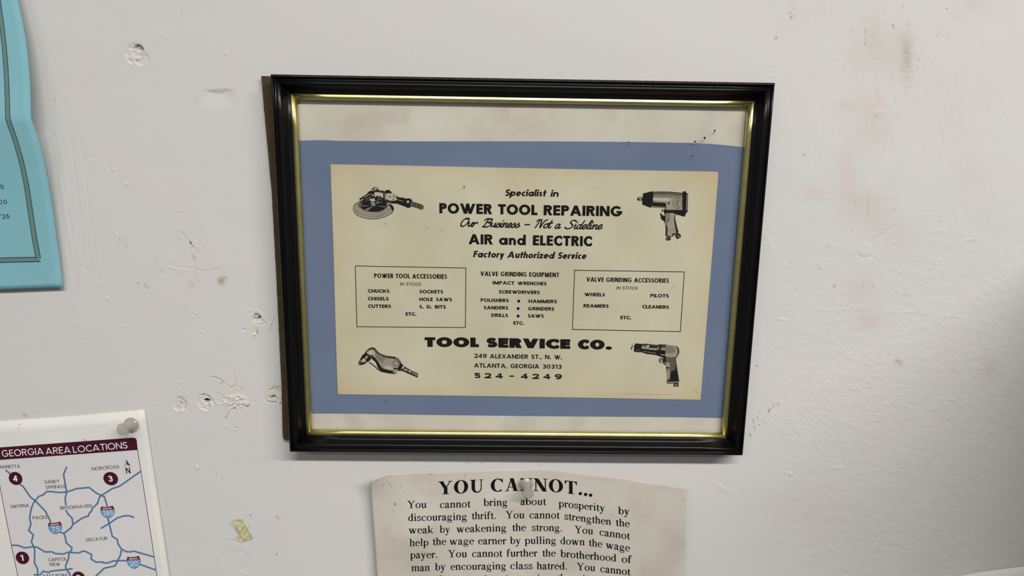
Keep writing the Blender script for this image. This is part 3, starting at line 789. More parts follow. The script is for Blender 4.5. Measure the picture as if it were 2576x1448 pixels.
    for p in [[(2310, 142), (2311, 158)], [(2307, 168), (2308, 180)], [(2270, 10), (2272, 34)], [(2282, 50), (2283, 70)], [(2243, 180), (2243, 205)], [(2176, 70), (2176, 118)], [(2255, 92), (2256, 108)], [(2171, 188), (2172, 204)],
              [(2408, 36), (2409, 50)], [(2370, 320), (2371, 370)], [(2205, 192), (2204, 206)], [(2181, 483), (2184, 530), (2180, 552)], [(2205, 520), (2205, 528)], [(2173, 702), (2170, 728)], [(2197, 716), (2195, 726)], [(2079, 828), (2084, 845)],
              [(2440, 676), (2440, 684)], [(2380, 624), (2382, 636)], [(2222, 552), (2224, 560)]]:
        crack(p, 1.3, .16, .80)
    ridge([(2200, 286), (2204, 278), (2218, 278)], 2.5, .22); crack([(2200, 284), (2202, 294), (2210, 296)], 1.4, .2, .86); flake([(2200, 282), (2212, 277), (2224, 280), (2218, 292), (2204, 294)], .14, 2, .05)
    th = np.linspace(0, 2 * math.pi, 9)
    flake([(2176 + 17 * math.cos(a), 626 + 16 * math.sin(a)) for a in th[:-1]], .12, 3)
    crack([(2190, 611), (2205, 596), (2225, 580), (2248, 568), (2266, 562)], 1.4, .22, .84); crack([(2266, 562), (2262, 545), (2250, 535), (2240, 525)], 1.3, .12, .90); crack([(2160, 600), (2148, 588), (2140, 576)], 1.3, .12, .9)
    crack([(2156, 638), (2168, 647), (2180, 647), (2192, 642)], 1.8, .3, .84); crack([(2194, 643), (2208, 655), (2226, 668)], 1.4, .2, .86); crack([(2156, 636), (2144, 638)], 1.5, .15, .88)
    bump(2099, 720, 3.8, 3.8, -.1, (.62, .62, .62), 1)
    for cx, cy, r in [(2246, 62, 2.0), (2248, 68, 2.0), (1952, 96, 2.6), (2382, 22, 1.8), (2150, 510, 1.4), (2061, 676, 1.4), (2274, 744, 1.6), (2247, 526, 1.2), (2390, 1399, 1.8), (2099, 1298, 1.2), (2081, 623, 1.4), (2022, 390, 2.2), (1904, 920, 2),
                      (2464, 752, 1.2), (2176, 110, 1.4), (2464, 850, 1.3), (2484, 878, 1.3), (1775, 134, 1.2), (1241, 75, 1.6), (1909, 211, 1.5), (700, 180, 1.5)]:
        bump(cx, cy, r, r, -.1, (.28, .25, .22), 1)
    for p in [[(1992, 10), (1994, 15)], [(1996, 20), (1997, 24)], [(1990, 52), (1989, 44), (1999, 38)], [(1985, 34), (1989, 34)], [(1894, 1053), (1896, 1066)], [(1898, 1070), (1897, 1088)], [(1904, 1048), (1907, 1058)], [(1908, 1068), (1911, 1070)],
              [(1932, 1042), (1935, 1032), (1940, 1027)], [(1944, 1024), (1947, 1018)], [(1956, 1020), (1957, 1016)], [(1885, 1092), (1890, 1100)], [(1918, 1060), (1919, 1062)], [(1909, 1035), (1912, 1038)], [(2254, 905), (2257, 912)], [(2262, 906), (2266, 918)],
              [(1172, 1163), (1182, 1165)], [(1352, 1171), (1362, 1171)], [(1470, 1172), (1474, 1176)], [(1210, 1166), (1213, 1165)]]:
        crack(p, 1.5, .25, .45)
    for p in [[(2030, 778), (2060, 776), (2095, 780), (2130, 777), (2180, 780)], [(2240, 782), (2300, 786), (2350, 790)], [(2360, 798), (2400, 795), (2450, 798)], [(2030, 1176), (2070, 1178), (2110, 1176), (2148, 1177)], [(2180, 1182), (2260, 1184), (2290, 1186)],
              [(1930, 800), (1990, 806)], [(2415, 606), (2450, 600), (2480, 606)], [(2360, 1005), (2420, 1003)]]:
        ridge(p, 3.2, .22)
    ridge([(1784, 1203), (1802, 1216), (1824, 1230)], 2.6, .3); step([(1798, 1206), (1812, 1220), (1828, 1228)], 4, .2); step([(1930, 590), (1945, 615), (1962, 650), (1980, 665)], 7, .10)
    crack([(2480, 914), (2488, 935), (2497, 960)], 1.3, .15, .85); crack([(2490, 928), (2496, 922), (2497, 914)], 1.3, .15, .85); crack([(2372, 500), (2376, 515)], 1.3, .1, .85)
    crack([(2395, 690), (2402, 684)], 1.5, .15, .85); crack([(2440, 608), (2450, 606)], 1.6, .15, .85)
    for k in range(70):                       # small scars in the paint
        cx, cy = 1960 + 600 * RNG.rand(), 30 + 1380 * RNG.rand()
        a = RNG.rand() * 3.14 if cy > 700 else 1.57 + .2 * RNG.randn()
        L = 4 + 10 * RNG.rand()
        step([(cx, cy), (cx + L * math.cos(a), cy + L * math.sin(a))], 3, .03 + .04 * RNG.rand())
    for k in range(46):
        cx, cy = 2120 + 380 * RNG.rand(), 30 + 560 * RNG.rand()
        crack([(cx, cy), (cx + 1.5 * RNG.randn(), cy + 8 + 22 * RNG.rand())], 1.2, .06 + .08 * RNG.rand(), .86 + .08 * RNG.rand())
    for k in range(26):
        cx, cy = 1900 + 620 * RNG.rand(), 600 + 800 * RNG.rand()
        bump(cx, cy, 3 + 3 * RNG.rand(), 3, .08 + .10 * RNG.rand())
    # faint pink and green mottling of the aged paint
    m1 = vnoise(x, y, 130, 150, 81); m2 = vnoise(x, y, 60, 70, 82)
    mm_ = (m1 * .7 + m2 * .5)[:, None]
    tint *= 1 + mm_ * np.array([.012, -.010, -.004])

    P[:, 1] = -h * mm
    me = bpy.data.meshes.new('wall_back')
    idx = np.arange(nx * nz).reshape(nz, nx)
    quads = np.stack([idx[:-1, :-1], idx[:-1, 1:], idx[1:, 1:], idx[1:, :-1]], -1).reshape(-1, 4)
    me.vertices.add(len(P)); me.vertices.foreach_set('co', P.ravel())
    me.loops.add(quads.size); me.loops.foreach_set('vertex_index', quads.ravel().astype(np.int32))
    me.polygons.add(len(quads)); me.polygons.foreach_set('loop_start', (np.arange(len(quads)) * 4).astype(np.int32))
    me.polygons.foreach_set('use_smooth', np.ones(len(quads), bool))
    me.update(); me.validate()
    at = me.attributes.new('stain_and_shade', 'FLOAT_COLOR', 'POINT')
    at.data.foreach_set('color', np.concatenate([np.clip(tint, 0, 1.2), np.ones((len(tint), 1))], 1).ravel())
    m, nt, b = new_mat('chalky_white_wall_paint')
    N, L = nt.nodes, nt.links
    a = N.new('ShaderNodeAttribute'); a.attribute_name = 'stain_and_shade'
    mx = N.new('ShaderNodeMix'); mx.data_type = 'RGBA'; mx.blend_type = 'MULTIPLY'; mx.inputs['Factor'].default_value = 1
    mx.inputs['B'].default_value = (0.585, 0.565, 0.550, 1)
    L.new(a.outputs['Color'], mx.inputs['A']); L.new(mx.outputs['Result'], b.inputs['Base Color'])
    nz_ = N.new('ShaderNodeTexNoise'); nz_.inputs['Scale'].default_value = 900; nz_.inputs['Detail'].default_value = 3
    tc = N.new('ShaderNodeTexCoord'); L.new(tc.outputs['Object'], nz_.inputs['Vector'])
    bp = N.new('ShaderNodeBump'); bp.inputs['Distance'].default_value = 0.00006; bp.inputs['Strength'].default_value = 1.0
    L.new(nz_.outputs['Fac'], bp.inputs['Height']); L.new(bp.outputs['Normal'], b.inputs['Normal'])
    b.inputs['Roughness'].default_value = 0.55; b.inputs['Specular IOR Level'].default_value = 0.30
    o = link('wall_back', me, m)
    tag(o, 'chipped and scarred white painted plaster wall behind everything', None, 'structure')
    return o


build_wall()


# a brown cabinet added unseen past the right edge: it casts the soft brown shade in that corner
def box_verts(x0, x1, y0, y1, z0, z1):
    v = [(x0, y0, z0), (x1, y0, z0), (x1, y1, z0), (x0, y1, z0), (x0, y0, z1), (x1, y0, z1), (x1, y1, z1), (x0, y1, z1)]
    f = [(0, 3, 2, 1), (4, 5, 6, 7), (0, 1, 5, 4), (1, 2, 6, 5), (2, 3, 7, 6), (3, 0, 4, 7)]
    return v, f


def bevel(o, w=0.001, seg=2):
    m = o.modifiers.new('bevel', 'BEVEL'); m.width = w; m.segments = seg; m.limit_method = 'ANGLE'
    return o

# ------------------------------------------------------------------ the picture frame
FW, FH, FZ = 0.302, 0.24085776798205163, 1.6
BLACK = mat_noise('black_lacquered_wood', (0.0018, 0.0018, 0.0022), (0.003, 0.0028, 0.003), 90, 0.33, 0.26, bump=0.00006, bscale=500, stretch=(.25, 1, 1))
GOLD = mat_noise('brass_gold_leaf_bead', (0.56, 0.49, 0.19), (0.66, 0.59, 0.26), 120, 0.36, 0.5, metal=1.0, bump=0.00001, bscale=900)
HARDBOARD = mat_noise('brown_hardboard', (0.048, 0.031, 0.015), (0.070, 0.048, 0.025), 260, 0.8, 0.2, bump=0.0002, bscale=900)
MATWHITE = mat_noise('aged_off_white_paper', (0.558, 0.518, 0.432), (0.642, 0.602, 0.515), 26, 0.8, 0.15, detail=5, bump=0.00002, c3=(0.515, 0.465, 0.395), s3=38)
BLUE = mat_noise('slate_blue_paper', (0.134, 0.173, 0.268), (0.158, 0.199, 0.300), 14, 0.8, 0.15, detail=5, bump=0.00002, c3=(0.148, 0.185, 0.270), s3=30)
CARD = mat_noise('yellowed_cream_card', (0.530, 0.488, 0.350), (0.608, 0.570, 0.430), 22, 0.75, 0.18, detail=4, c3=(0.560, 0.503, 0.355), s3=16, bump=0.00002)


def age_edges(m, cx, cz, hw, hh, col):
    """browned margins: old paper yellows from its edges inwards"""
    nt = m.node_tree; N, L = nt.nodes, nt.links
    b = N['Principled BSDF']
    src = b.inputs['Base Color'].links[0].from_socket
    tc = N.new('ShaderNodeTexCoord'); sp = N.new('ShaderNodeSeparateXYZ'); L.new(tc.outputs['Object'], sp.inputs[0])
    def axis(out, c, h):
        a = N.new('ShaderNodeMath'); a.operation = 'SUBTRACT'; a.inputs[1].default_value = c; L.new(out, a.inputs[0])
        d = N.new('ShaderNodeMath'); d.operation = 'ABSOLUTE'; L.new(a.outputs[0], d.inputs[0])
        e = N.new('ShaderNodeMath'); e.operation = 'DIVIDE'; e.inputs[1].default_value = h; L.new(d.outputs[0], e.inputs[0])
        f = N.new('ShaderNodeMath'); f.operation = 'POWER'; f.inputs[1].default_value = 9; L.new(e.outputs[0], f.inputs[0])
        return f.outputs[0]
    s = N.new('ShaderNodeMath'); s.operation = 'ADD'; L.new(axis(sp.outputs[0], cx, hw), s.inputs[0]); L.new(axis(sp.outputs[2], cz, hh), s.inputs[1])
    nz = N.new('ShaderNodeTexNoise'); nz.inputs['Scale'].default_value = 34; nz.inputs['Detail'].default_value = 3; L.new(tc.outputs['Object'], nz.inputs['Vector'])
    q = N.new('ShaderNodeMath'); q.operation = 'MULTIPLY'; q.use_clamp = True; L.new(s.outputs[0], q.inputs[0]); L.new(nz.outputs['Fac'], q.inputs[1])
    mx = N.new('ShaderNodeMix'); mx.data_type = 'RGBA'; L.new(q.outputs[0], mx.inputs['Factor']); L.new(src, mx.inputs['A']); mx.inputs['B'].default_value = (*col, 1)
    L.new(mx.outputs['Result'], b.inputs['Base Color'])
DUST = mat_noise('dusty_black_edge', (0.012, 0.010, 0.008), (0.04, 0.034, 0.026), 500, 0.8, 0.2)

frame = empty('picture_frame', (0, -0.012, FZ), 'black and gold picture frame holding an old cream trade card on blue paper', 'picture frame')

PB = [(0, 3.90), (0, 14.87), (0.35, 15.6), (1.3, 16.2), (1.65, 15.95), (2, 15.3), (2.6, 15.1), (3.2, 15.4), (3.7, 16.4), (4.4, 17.0), (5.6, 17.0), (6.4, 16.5), (7.1, 15.4), (7.9, 14.2), (8.7, 13.35), (9.7, 13.0), (10.9, 12.7), (10.9, 3.90)]
PG = [(10.7, 11.8), (10.78, 12.4), (11.0, 12.75), (11.6, 12.98), (12.25, 13.2), (12.5, 13.15), (12.68, 12.88), (12.9, 12.86), (13.35, 12.62), (13.9, 12.1), (14.15, 11.2), (14.2, 10.1)]


def rail(profile, k, mat, name, gap=0.00012, dusty=None):
    keep = 1 if len(profile) > 14 else 0
    mid = smooth_path(profile[keep:len(profile) - keep], 3)
    bands = [i for i, p in enumerate(([profile[0]] if keep else []) + list(mid)) if .3 < p[0] < 1.25] if keep else []
    profile = ([profile[0]] if keep else []) + [tuple(p) for p in mid] + ([profile[-1]] if keep else [])
    c = [(-1, 1), (1, 1), (1, -1), (-1, -1)]
    a, b = c[k], c[(k + 1) % 4]
    V = []
    n = len(profile)
    steps = 13
    d = np.array([b[0] - a[0], b[1] - a[1]], float) / 2
    for j in range(steps):
        t = j / (steps - 1)
        for s, y in profile:
            s *= .001; y *= .001
            pa = np.array([a[0] * (FW / 2 - s), a[1] * (FH / 2 - s)]) + d * gap
            pb = np.array([b[0] * (FW / 2 - s), b[1] * (FH / 2 - s)]) - d * gap
            p = pa * (1 - t) + pb * t
            V.append((p[0], -y, FZ + p[1]))
    F = []
    for j in range(steps - 1):
        for i in range(n - 1):
            q = (j * n + i, j * n + i + 1, (j + 1) * n + i + 1, (j + 1) * n + i)
            F.append(q)
    F.append(list(range(n))[::-1]); F.append([(steps - 1) * n + i for i in range(n)])
    o = mesh_obj(name, V, F, mat, smooth=True)
    o.data.polygons[len(F) - 1].use_smooth = False; o.data.polygons[len(F) - 2].use_smooth = False
    if dusty is not None:
        o.data.materials.append(dusty)
        for p in o.data.polygons[:(steps - 1) * (n - 1)]:
            if p.index % (n - 1) in bands: p.material_index = 1
    return o


for k, nm in enumerate(('top', 'right', 'bottom', 'left')):
    r = rail(PB, k, BLACK, 'frame_rail', dusty=DUST if k == 0 else None)
    adopt(r, frame)
    g = rail(PG, k, GOLD, 'gold_bead', 0.00006)
    g.parent = r


# hardboard backing that has slid out past the left rail, its edge rough
pts = []
for y_ in np.linspace(191, 1094, 120):
    xl = np.interp(y_, [190, 300, 483, 650, 966, 1020, 1094], [657, 666.5, 683.5, 692.5, 708, 709, 711])
    pts.append((xl + .45 * vnoise(np.array(y_), np.array(0.), 6, 5, 90) + .35 * vnoise(np.array(y_), np.array(0.), 17, 5, 91), y_))
pts += [(712.5, 1102), (717, 1106.5), (724, 1106)]
front = [unproj(a, b, .0038) for a, b in pts]
front += [np.array((0.135, -.0038, front[-1][2])), np.array((0.135, -.0038, front[0][2]))]
n = len(front)
V = front + [p + np.array((0, .0030, 0)) for p in front]
F = [list(range(n)), list(range(n, 2 * n))[::-1]] + [(i, n + i, n + (i + 1) % n, (i + 1) % n) for i in range(n)]
bb = tag(mesh_obj('backing_board', V, F, HARDBOARD), 'brown hardboard edge showing past the left rail')
adopt(bb, frame)


def sheet_px(name, poly, d, thick, mat, root, sub=0):
    """flat sheet from a photo outline at depth d off the wall"""
    p = np.asarray(poly, float)
    if area2(p) > 0: p = p[::-1]
    A = unproj(p[:, 0], p[:, 1], d)
    B = A + np.array((0, thick, 0))
    n = len(A)
    F = [list(range(n)), list(range(n, 2 * n))[::-1]] + [(i, n + i, n + (i + 1) % n, (i + 1) % n) for i in range(n)]
    o = mesh_obj(name, np.concatenate([A, B]), F, mat)
    adopt(o, root)
    return o


ix, iz = FW / 2 - .0118, FH / 2 - .0118
v, f = box_verts(-ix, ix, -.0083, -.0078, FZ - iz, FZ + iz)
adopt(tag(mesh_obj('backing_sheet', v, f, MATWHITE), 'off-white paper at the top and bottom of the frame'), frame)
v, f = box_verts(-ix, ix, -.0077, -.0062, FZ - iz, FZ + iz)
adopt(mesh_obj('filler_board', v, f, HARDBOARD), frame)
D_BLUE, D_CARD = .0086, .0091
top = smooth_path([(722, 354.5), (741, 353.8), (808, 352.3), (860, 354), (1000, 355), (1200, 355.2), (1400, 355.4), (1560, 356.6), (1669, 358), (1748, 359.6), (1808, 363.4), (1882, 370.8), (1900, 373)], 4)
bot = smooth_path([(1840, 1051.8), (1720, 1048.6), (1361, 1045.8), (1077, 1042.5), (880, 1039.6), (773, 1039.2), (755, 1039)], 3)
blue = sheet_px('blue_sheet', np.concatenate([top, bot]), D_BLUE, .0003, BLUE, frame)
tag(blue, 'slate blue paper behind the card')
card_poly = [(831.2, 415), (832, 413), (1000, 416), (1200, 420.3), (1500, 426.5), (1796, 431.5), (1803.5, 431.8), (1806.8, 434), (1807, 440), (1800, 530), (1785, 720), (1762.5, 1003), (1761, 1005.3), (1500, 1000.5), (1200, 995.6), (852, 991.4), (849.6, 989.5), (845, 850), (838, 600)]
_c = unproj(np.array([840.0, 1785.0]), np.array([700.0, 720.0]), D_CARD); _d = unproj(np.array([1320.0, 1308.0]), np.array([422.0, 998.0]), D_CARD)
age_edges(CARD, (_c[0][0] + _c[1][0]) / 2, (_d[0][2] + _d[1][2]) / 2, (_c[1][0] - _c[0][0]) / 2, (_d[0][2] - _d[1][2]) / 2, (0.545, 0.440, 0.255))
card = sheet_px('trade_card', card_poly, D_CARD, .0004, CARD, frame)
tag(card, 'yellowed cream printed trade card')

# glass pane
mg, nt, b = new_mat('picture_glass')
nt.nodes.remove(b)
out = nt.nodes['Material Output']
tr = nt.nodes.new('ShaderNodeBsdfTransparent'); tr.inputs[0].default_value = (0.985, 0.985, 0.985, 1)
gl = nt.nodes.new('ShaderNodeBsdfGlossy'); gl.inputs['Roughness'].default_value = 0.02
lw = nt.nodes.new('ShaderNodeLayerWeight'); lw.inputs['Blend'].default_value = 0.5
p5 = nt.nodes.new('ShaderNodeMath'); p5.operation = 'POWER'; p5.inputs[1].default_value = 5.0
nt.links.new(lw.outputs['Facing'], p5.inputs[0])
ma = nt.nodes.new('ShaderNodeMath'); ma.operation = 'MULTIPLY_ADD'; ma.inputs[1].default_value = 0.96; ma.inputs[2].default_value = 0.035
nt.links.new(p5.outputs[0], ma.inputs[0])
ms = nt.nodes.new('ShaderNodeMixShader')
nt.links.new(ma.outputs[0], ms.inputs[0]); nt.links.new(tr.outputs[0], ms.inputs[1]); nt.links.new(gl.outputs[0], ms.inputs[2]); nt.links.new(ms.outputs[0], out.inputs['Surface'])
v, f = box_verts(-ix - .0005, ix + .0005, -.0110, -.0096, FZ - iz, FZ + iz)
glass = mesh_obj('glass_pane', v, f, mg)
adopt(glass, frame)
SPECK = mat_plain('dark_brown_speck', (0.018, 0.012, 0.006), 0.6, 0.3)
fl = Flat(lambda x, y: 0 * x + .0110, .00005)
for x_, y_, r in [(1798, 328, 2.6), (1772.5, 346.8, 2.9), (1748.5, 356, 2.0), (1740.5, 392.5, 2.0), (1581, 357.5, 1.9), (1669, 337.5, 1.1), (972, 1007.6, 1.3), (1220, 1088, 2.0), (1197, 777.5, 0.8), (1659, 1087, 1.2),
                  (1763, 1067, 1.0), (848, 1076, 1.0), (821, 318, .8), (1826, 661, 1.0), (1112, 577, 1.1), (1189, 582, 1.0), (1167.5, 470, 1.8), (1696, 718.5, 1.1), (970, 562, 1.2), (1073, 571, 1.0), (795, 355, .9)]:
    fl.add(circle(x_, y_, r, r * (.75 + .5 * RNG.rand()), 9))
for p in ((1798, 331, 1794, 334), (1167, 466, 1168, 472), (1745, 357, 1752, 357.5)):
    fl.add(ribbon([(p[0], p[1]), (p[2], p[3])], 1.5)[0])
sp = fl.build('dirt_speck', SPECK); sp.parent = glass; tag(sp, None, None, 'stuff')

CREASE = mat_plain('grey_brown_crease', (0.27, 0.225, 0.13), 0.8, 0.0)
SCARD = lambda x, y: 0 * x + D_CARD


def put(fl, name, mat, label=None, parent=None):
    o = fl.build(name, mat)
    if o is None: return None
    o.parent = parent or card
    if label: o['label'] = label
    return o


def line(s, x0, y0, x1, y1, cap, name='body_text', mat=INK, label=None, **k):
    fl = Flat(SCARD, .00004)
    text(fl, s, x0, x1, [(x0, y0), (x1, y1)], cap, **k)
    return put(fl, name, mat, label)


def words(parts, cap, name, label=None, **k):
    for s, x0, y0, x1, y1 in parts:
        fl = Flat(SCARD, .00004)
        text(fl, s, x0, x1, [(x0, y0), (x1, y1)], cap, **k)
        put(fl, name, INK, label)


words([('Specialist', 1269.5, 492.8, 1372.3, 494), ('in', 1384.5, 494.4, 1404.3, 494.9)], 16.9, 'heading_text', 'bold italic line at the top of the card', glyph=sans_low, wv=.265, wh=.215, gap=.075, slant=.20)
words([('POWER', 1105.2, 536.2, 1237.6, 538.8), ('TOOL', 1252.8, 538.9, 1351.9, 541), ('REPAIRING', 1367.3, 541.3, 1565.2, 544.2)], 25.8, 'heading_text', 'largest bold capitals near the top', wv=.295, wh=.245, gap=.085)
words([('Our', 1156.5, 568.8, 1197.5, 569.6), ('Business', 1212, 570.2, 1306, 571.8), ('-', 1318, 571.8, 1329, 572), ('Not', 1343.5, 572.4, 1385, 573.2), ('a', 1395, 574, 1408.5, 574.2), ('Sideline', 1420.5, 574.5, 1513.2, 575.8)],
      20.5, 'script_text', 'brush script line', glyph=script, wv=.165, wh=.1, gap=-.02, slant=.42)
words([('AIR', 1178.6, 614, 1239.6, 615), ('ELECTRIC', 1340.2, 616.8, 1489.2, 619.3)], 25.4, 'heading_text', wv=.285, wh=.235, gap=.085)
words([('and', 1255.3, 615.4, 1322.7, 616.6)], 25.4, 'heading_text', glyph=sans_low, wv=.265, wh=.215, gap=.11)
words([('Factory', 1189.8, 646.8, 1267, 648.2), ('Authorized', 1275.5, 648.4, 1393.5, 650.2), ('Service', 1402.2, 650.4, 1474, 651.3)], 16.4, 'heading_text', 'bold italic line below the large capitals', glyph=sans_low, wv=.265, wh=.215, gap=.075, slant=.20)

# boxed lists
for c4, lw in (([(893.8, 668.6), (1172, 673.9), (1170.6, 823.4), (897.8, 821.4)], 1.8), ([(1445.6, 679.4), (1721.5, 683.7), (1711.6, 833.7), (1440, 828.2)], 1.8)):
    fl = Flat(SCARD, .00004)
    for a, b in zip(c4, c4[1:] + c4[:1]):
        a, b = np.array(a), np.array(b); d = (b - a) / np.linalg.norm(b - a) * lw / 2
        fl.add(ribbon([a - d, b + d], lw)[0])
    put(fl, 'box_border', INK)
CB = dict(wv=.31, wh=.235, gap=.075)
CC = dict(wv=.235, wh=.19, gap=.085, space=.42)
line('POWER TOOL ACCESSORIES', 941.4, 698.8, 1124.7, 701.2, 11.6, 'box_title', **CC)
line('VALVE GRINDING EQUIPMENT', 1208.4, 693.6, 1406.6, 697, 11.6, 'box_title', **CC)
line('VALVE GRINDING ACCESSORIES', 1474.8, 708, 1682.6, 711.2, 11.3, 'box_title', **CC)
IT = dict(wv=.175, wh=.15, gap=.14, slant=.20, space=.50)
line('IN STOCK', 1006, 717.7, 1060, 718.6, 7.8, 'italic_text', **IT)
line('IN STOCK', 1550, 727.5, 1604.6, 728.3, 7.8, 'italic_text', **IT)
for s, x0, y0, x1, y1 in [('CHUCKS', 925.4, 735.8, 979.9, 736.3), ('CHISELS', 925.4, 755, 978.1, 755.4), ('CUTTERS', 926, 774, 983.8, 774.5), ('SOCKETS', 1055.1, 737.3, 1114.9, 738.1), ('ETC.', 1020.4, 793.7, 1047.4, 794),
                          ('IMPACT', 1239.3, 715, 1294, 716), ('WRENCHES', 1301.5, 716.3, 1375, 717.5), ('SCREWDRIVERS', 1254.7, 737.8, 1358, 739.6), ('POLISHERS', 1209.1, 758.7, 1280, 759.9), ('HAMMERS', 1329.6, 761.4, 1401.2, 762.5),
                          ('SANDERS', 1216.6, 777.6, 1278.6, 778.5), ('GRINDERS', 1328.5, 780.1, 1394.2, 781.1), ('DRILLS', 1235.7, 796.6, 1278.2, 797.2), ('SAWS', 1327.9, 798.3, 1368, 798.9), ('ETC.', 1291.5, 816.2, 1318, 816.8),
                          ('WHEELS', 1469.8, 744.6, 1521.9, 745.3), ('PILOTS', 1635.8, 747.4, 1682.3, 748.1), ('REAMERS', 1467.6, 772.9, 1531.2, 773.9), ('CLEANERS', 1615.3, 775.3, 1682.9, 776.6), ('ETC.', 1560.6, 802.7, 1587.8, 803.3)]:
    line(s, x0, y0, x1, y1, 8.7, 'body_text', **CB)
words([('HOLE', 1054.9, 756.6, 1089, 757), ('SAWS', 1096.7, 757, 1137.1, 757.6)], 8.7, 'body_text', **CB)
words([('S.', 1054.9, 775.4, 1066, 775.5), ('D.', 1073.5, 775.5, 1086.5, 775.7), ('BITS', 1094, 775.7, 1121.9, 776)], 8.7, 'body_text', **CB)
for x_, y_, r in ((1305, 757.1, 3.8), (1303.4, 775.6, 3.7), (1303.3, 794.6, 3.8)):
    fl = Flat(SCARD, .00004); fl.add(circle(x_, y_, r)); put(fl, 'bullet_dot', INK)
words([('TOOL', 1068.3, 872, 1204.8, 872.9), ('SERVICE', 1223.3, 873.2, 1434.5, 877.4), ('CO.', 1453.3, 877.8, 1539.4, 879.2)], 24.3, 'heading_text', 'extra wide heavy capitals naming the firm', wv=.56, wh=.31, gap=.10)
words([('249', 1193, 899.7, 1224.3, 900.3), ('ALEXANDER', 1232, 900.8, 1328.6, 902.1), ('ST.,', 1336.3, 902.2, 1363, 902.6), ('N.', 1371, 902.8, 1386, 903), ('W.', 1394, 903.2, 1413.9, 903.6)], 10.8, 'address_text', wv=.25, wh=.205, gap=.10)
words([('ATLANTA,', 1192.2, 923.8, 1275.8, 925.2), ('GEORGIA', 1284, 925.4, 1356.2, 926.4), ('30313', 1364.6, 926.6, 1412.7, 927.4)], 10.8, 'address_text', wv=.25, wh=.205, gap=.10)
fl = Flat(SCARD, .00004)
for ch, x0, x1 in (('5', 722, 800), ('2', 850, 940), ('4', 993, 1085), ('-', 1170, 1230), ('4', 1313, 1405), ('2', 1457, 1547), ('4', 1598, 1690), ('9', 1743, 1835)):
    a, b = 1050 + x0 / 5.051, 1050 + x1 / 5.051
    ya = np.interp(a, [1193, 1413], [950.5, 953.8])
    text(fl, ch, a, b, [(a, ya), (b, ya + .2)], 13.1, wv=.36, wh=.25)
put(fl, 'phone_number', INK)
# creases and age marks on the card
for p in ([(1563, 991.5), (1585, 989.6), (1620, 991), (1660, 992.5), (1690, 991.2)], [(1741, 975), (1748, 982), (1756, 990), (1762, 998)], [(1481, 477), (1490, 472), (1500, 468.5)]):
    fl = Flat(SCARD, .00004)
    for q in ribbon(smooth_path(p, 4), np.interp(np.arange(len(smooth_path(p, 4))), [0, 4, len(smooth_path(p, 4)) - 5, len(smooth_path(p, 4))], [.2, .75, .6, .2])): fl.add(q)
    put(fl, 'crease_mark', CREASE)

# ------------------------------------------------------------------ four tool pictures printed on the card
class Art:
    """a halftone picture: painter's order layers, one mesh, several tones"""
    def __init__(s, ox, oy, k):
        s.ox, s.oy, s.k, s.V, s.F, s.M, s.n, s.z = ox, oy, k, [], [], [], 0, 0

    def poly(s, pts, tone, sm=0):
        p = smooth_path(pts, 4, True) if sm else np.asarray(pts, float)
        p = np.stack([s.ox + p[:, 0] / s.k, s.oy + p[:, 1] / s.k], 1)
        if abs(area2(p)) < .02: return
        if area2(p) > 0: p = p[::-1]
        s.z += 1
        s.V.append(unproj(p[:, 0], p[:, 1], D_CARD + .00003 + s.z * .0000035))
        s.F.append(list(range(s.n, s.n + len(p)))); s.M.append(tone); s.n += len(p)

    def line(s, pts, w, tone, sm=1):
        q = smooth_path(pts, 4) if sm and len(pts) > 2 else np.asarray(pts, float)
        z = s.z
        for g in ribbon(q, w):
            s.z = z
            s.poly(g, tone)

    def disc(s, x, y, rx, ry, tone): s.poly(circle(x, y, rx, ry, 22), tone)

    def ring(s, x, y, rx, ry, w, tone, a0=0, a1=360):
        z = s.z
        for g in ell(x, y, rx, ry, a0, a1, w, w, 24):
            s.z = z
            s.poly(g, tone)

    def build(s, label):
        o = mesh_obj('tool_picture', np.concatenate(s.V), s.F)
        for k in range(6): o.data.materials.append(TONE[k])
        for p, m in zip(o.data.polygons, s.M): p.material_index = m
        o.parent = card
        o['label'] = label
        return o


a = Art(860, 440, 10.725)     # polisher
a.poly([(300, 930), (315, 830), (380, 760), (500, 710), (700, 680), (1000, 680), (1250, 750), (1370, 830), (1405, 920), (1350, 1030), (1200, 1120), (1000, 1180), (850, 1195), (650, 1180), (450, 1110), (340, 1030)], 1, 1)
a.poly([(312, 925), (330, 840), (400, 770), (520, 720), (700, 695), (1000, 695), (1230, 760), (1350, 840), (1385, 920), (1330, 1025), (1190, 1108), (990, 1166), (850, 1180), (650, 1165), (460, 1098), (350, 1020)], 4, 1)
a.poly([(345, 900), (420, 800), (500, 760), (480, 860), (540, 960), (700, 1030), (900, 1050), (1120, 1000), (1250, 900), (1310, 930), (1220, 1040), (1000, 1120), (800, 1130), (560, 1080), (400, 1000)], 3, 1)
a.poly([(360, 880), (430, 810), (480, 900), (600, 1010), (850, 1060), (1100, 1030), (1280, 920), (1250, 1000), (1050, 1080), (820, 1110), (600, 1070), (440, 990)], 4, 1)
a.poly([(1270, 760), (1370, 840), (1395, 920), (1350, 960), (1310, 860), (1240, 800)], 0, 1)
a.poly([(430, 800), (520, 720), (620, 700), (480, 800), (520, 900), (470, 880)], 2, 1)
a.poly([(495, 830), (560, 740), (700, 690), (900, 690), (1100, 730), (1200, 820), (1180, 910), (1050, 990), (880, 1010), (700, 990), (560, 930)], 0, 1)
a.ring(850, 850, 350, 155, 10, 4, 15, 165)
a.poly([(520, 800), (640, 815), (760, 830), (540, 850)], 2, 1); a.poly([(620, 930), (760, 870), (820, 850), (700, 960)], 3, 1); a.poly([(960, 830), (1160, 850), (1185, 870), (1080, 860)], 3, 1)
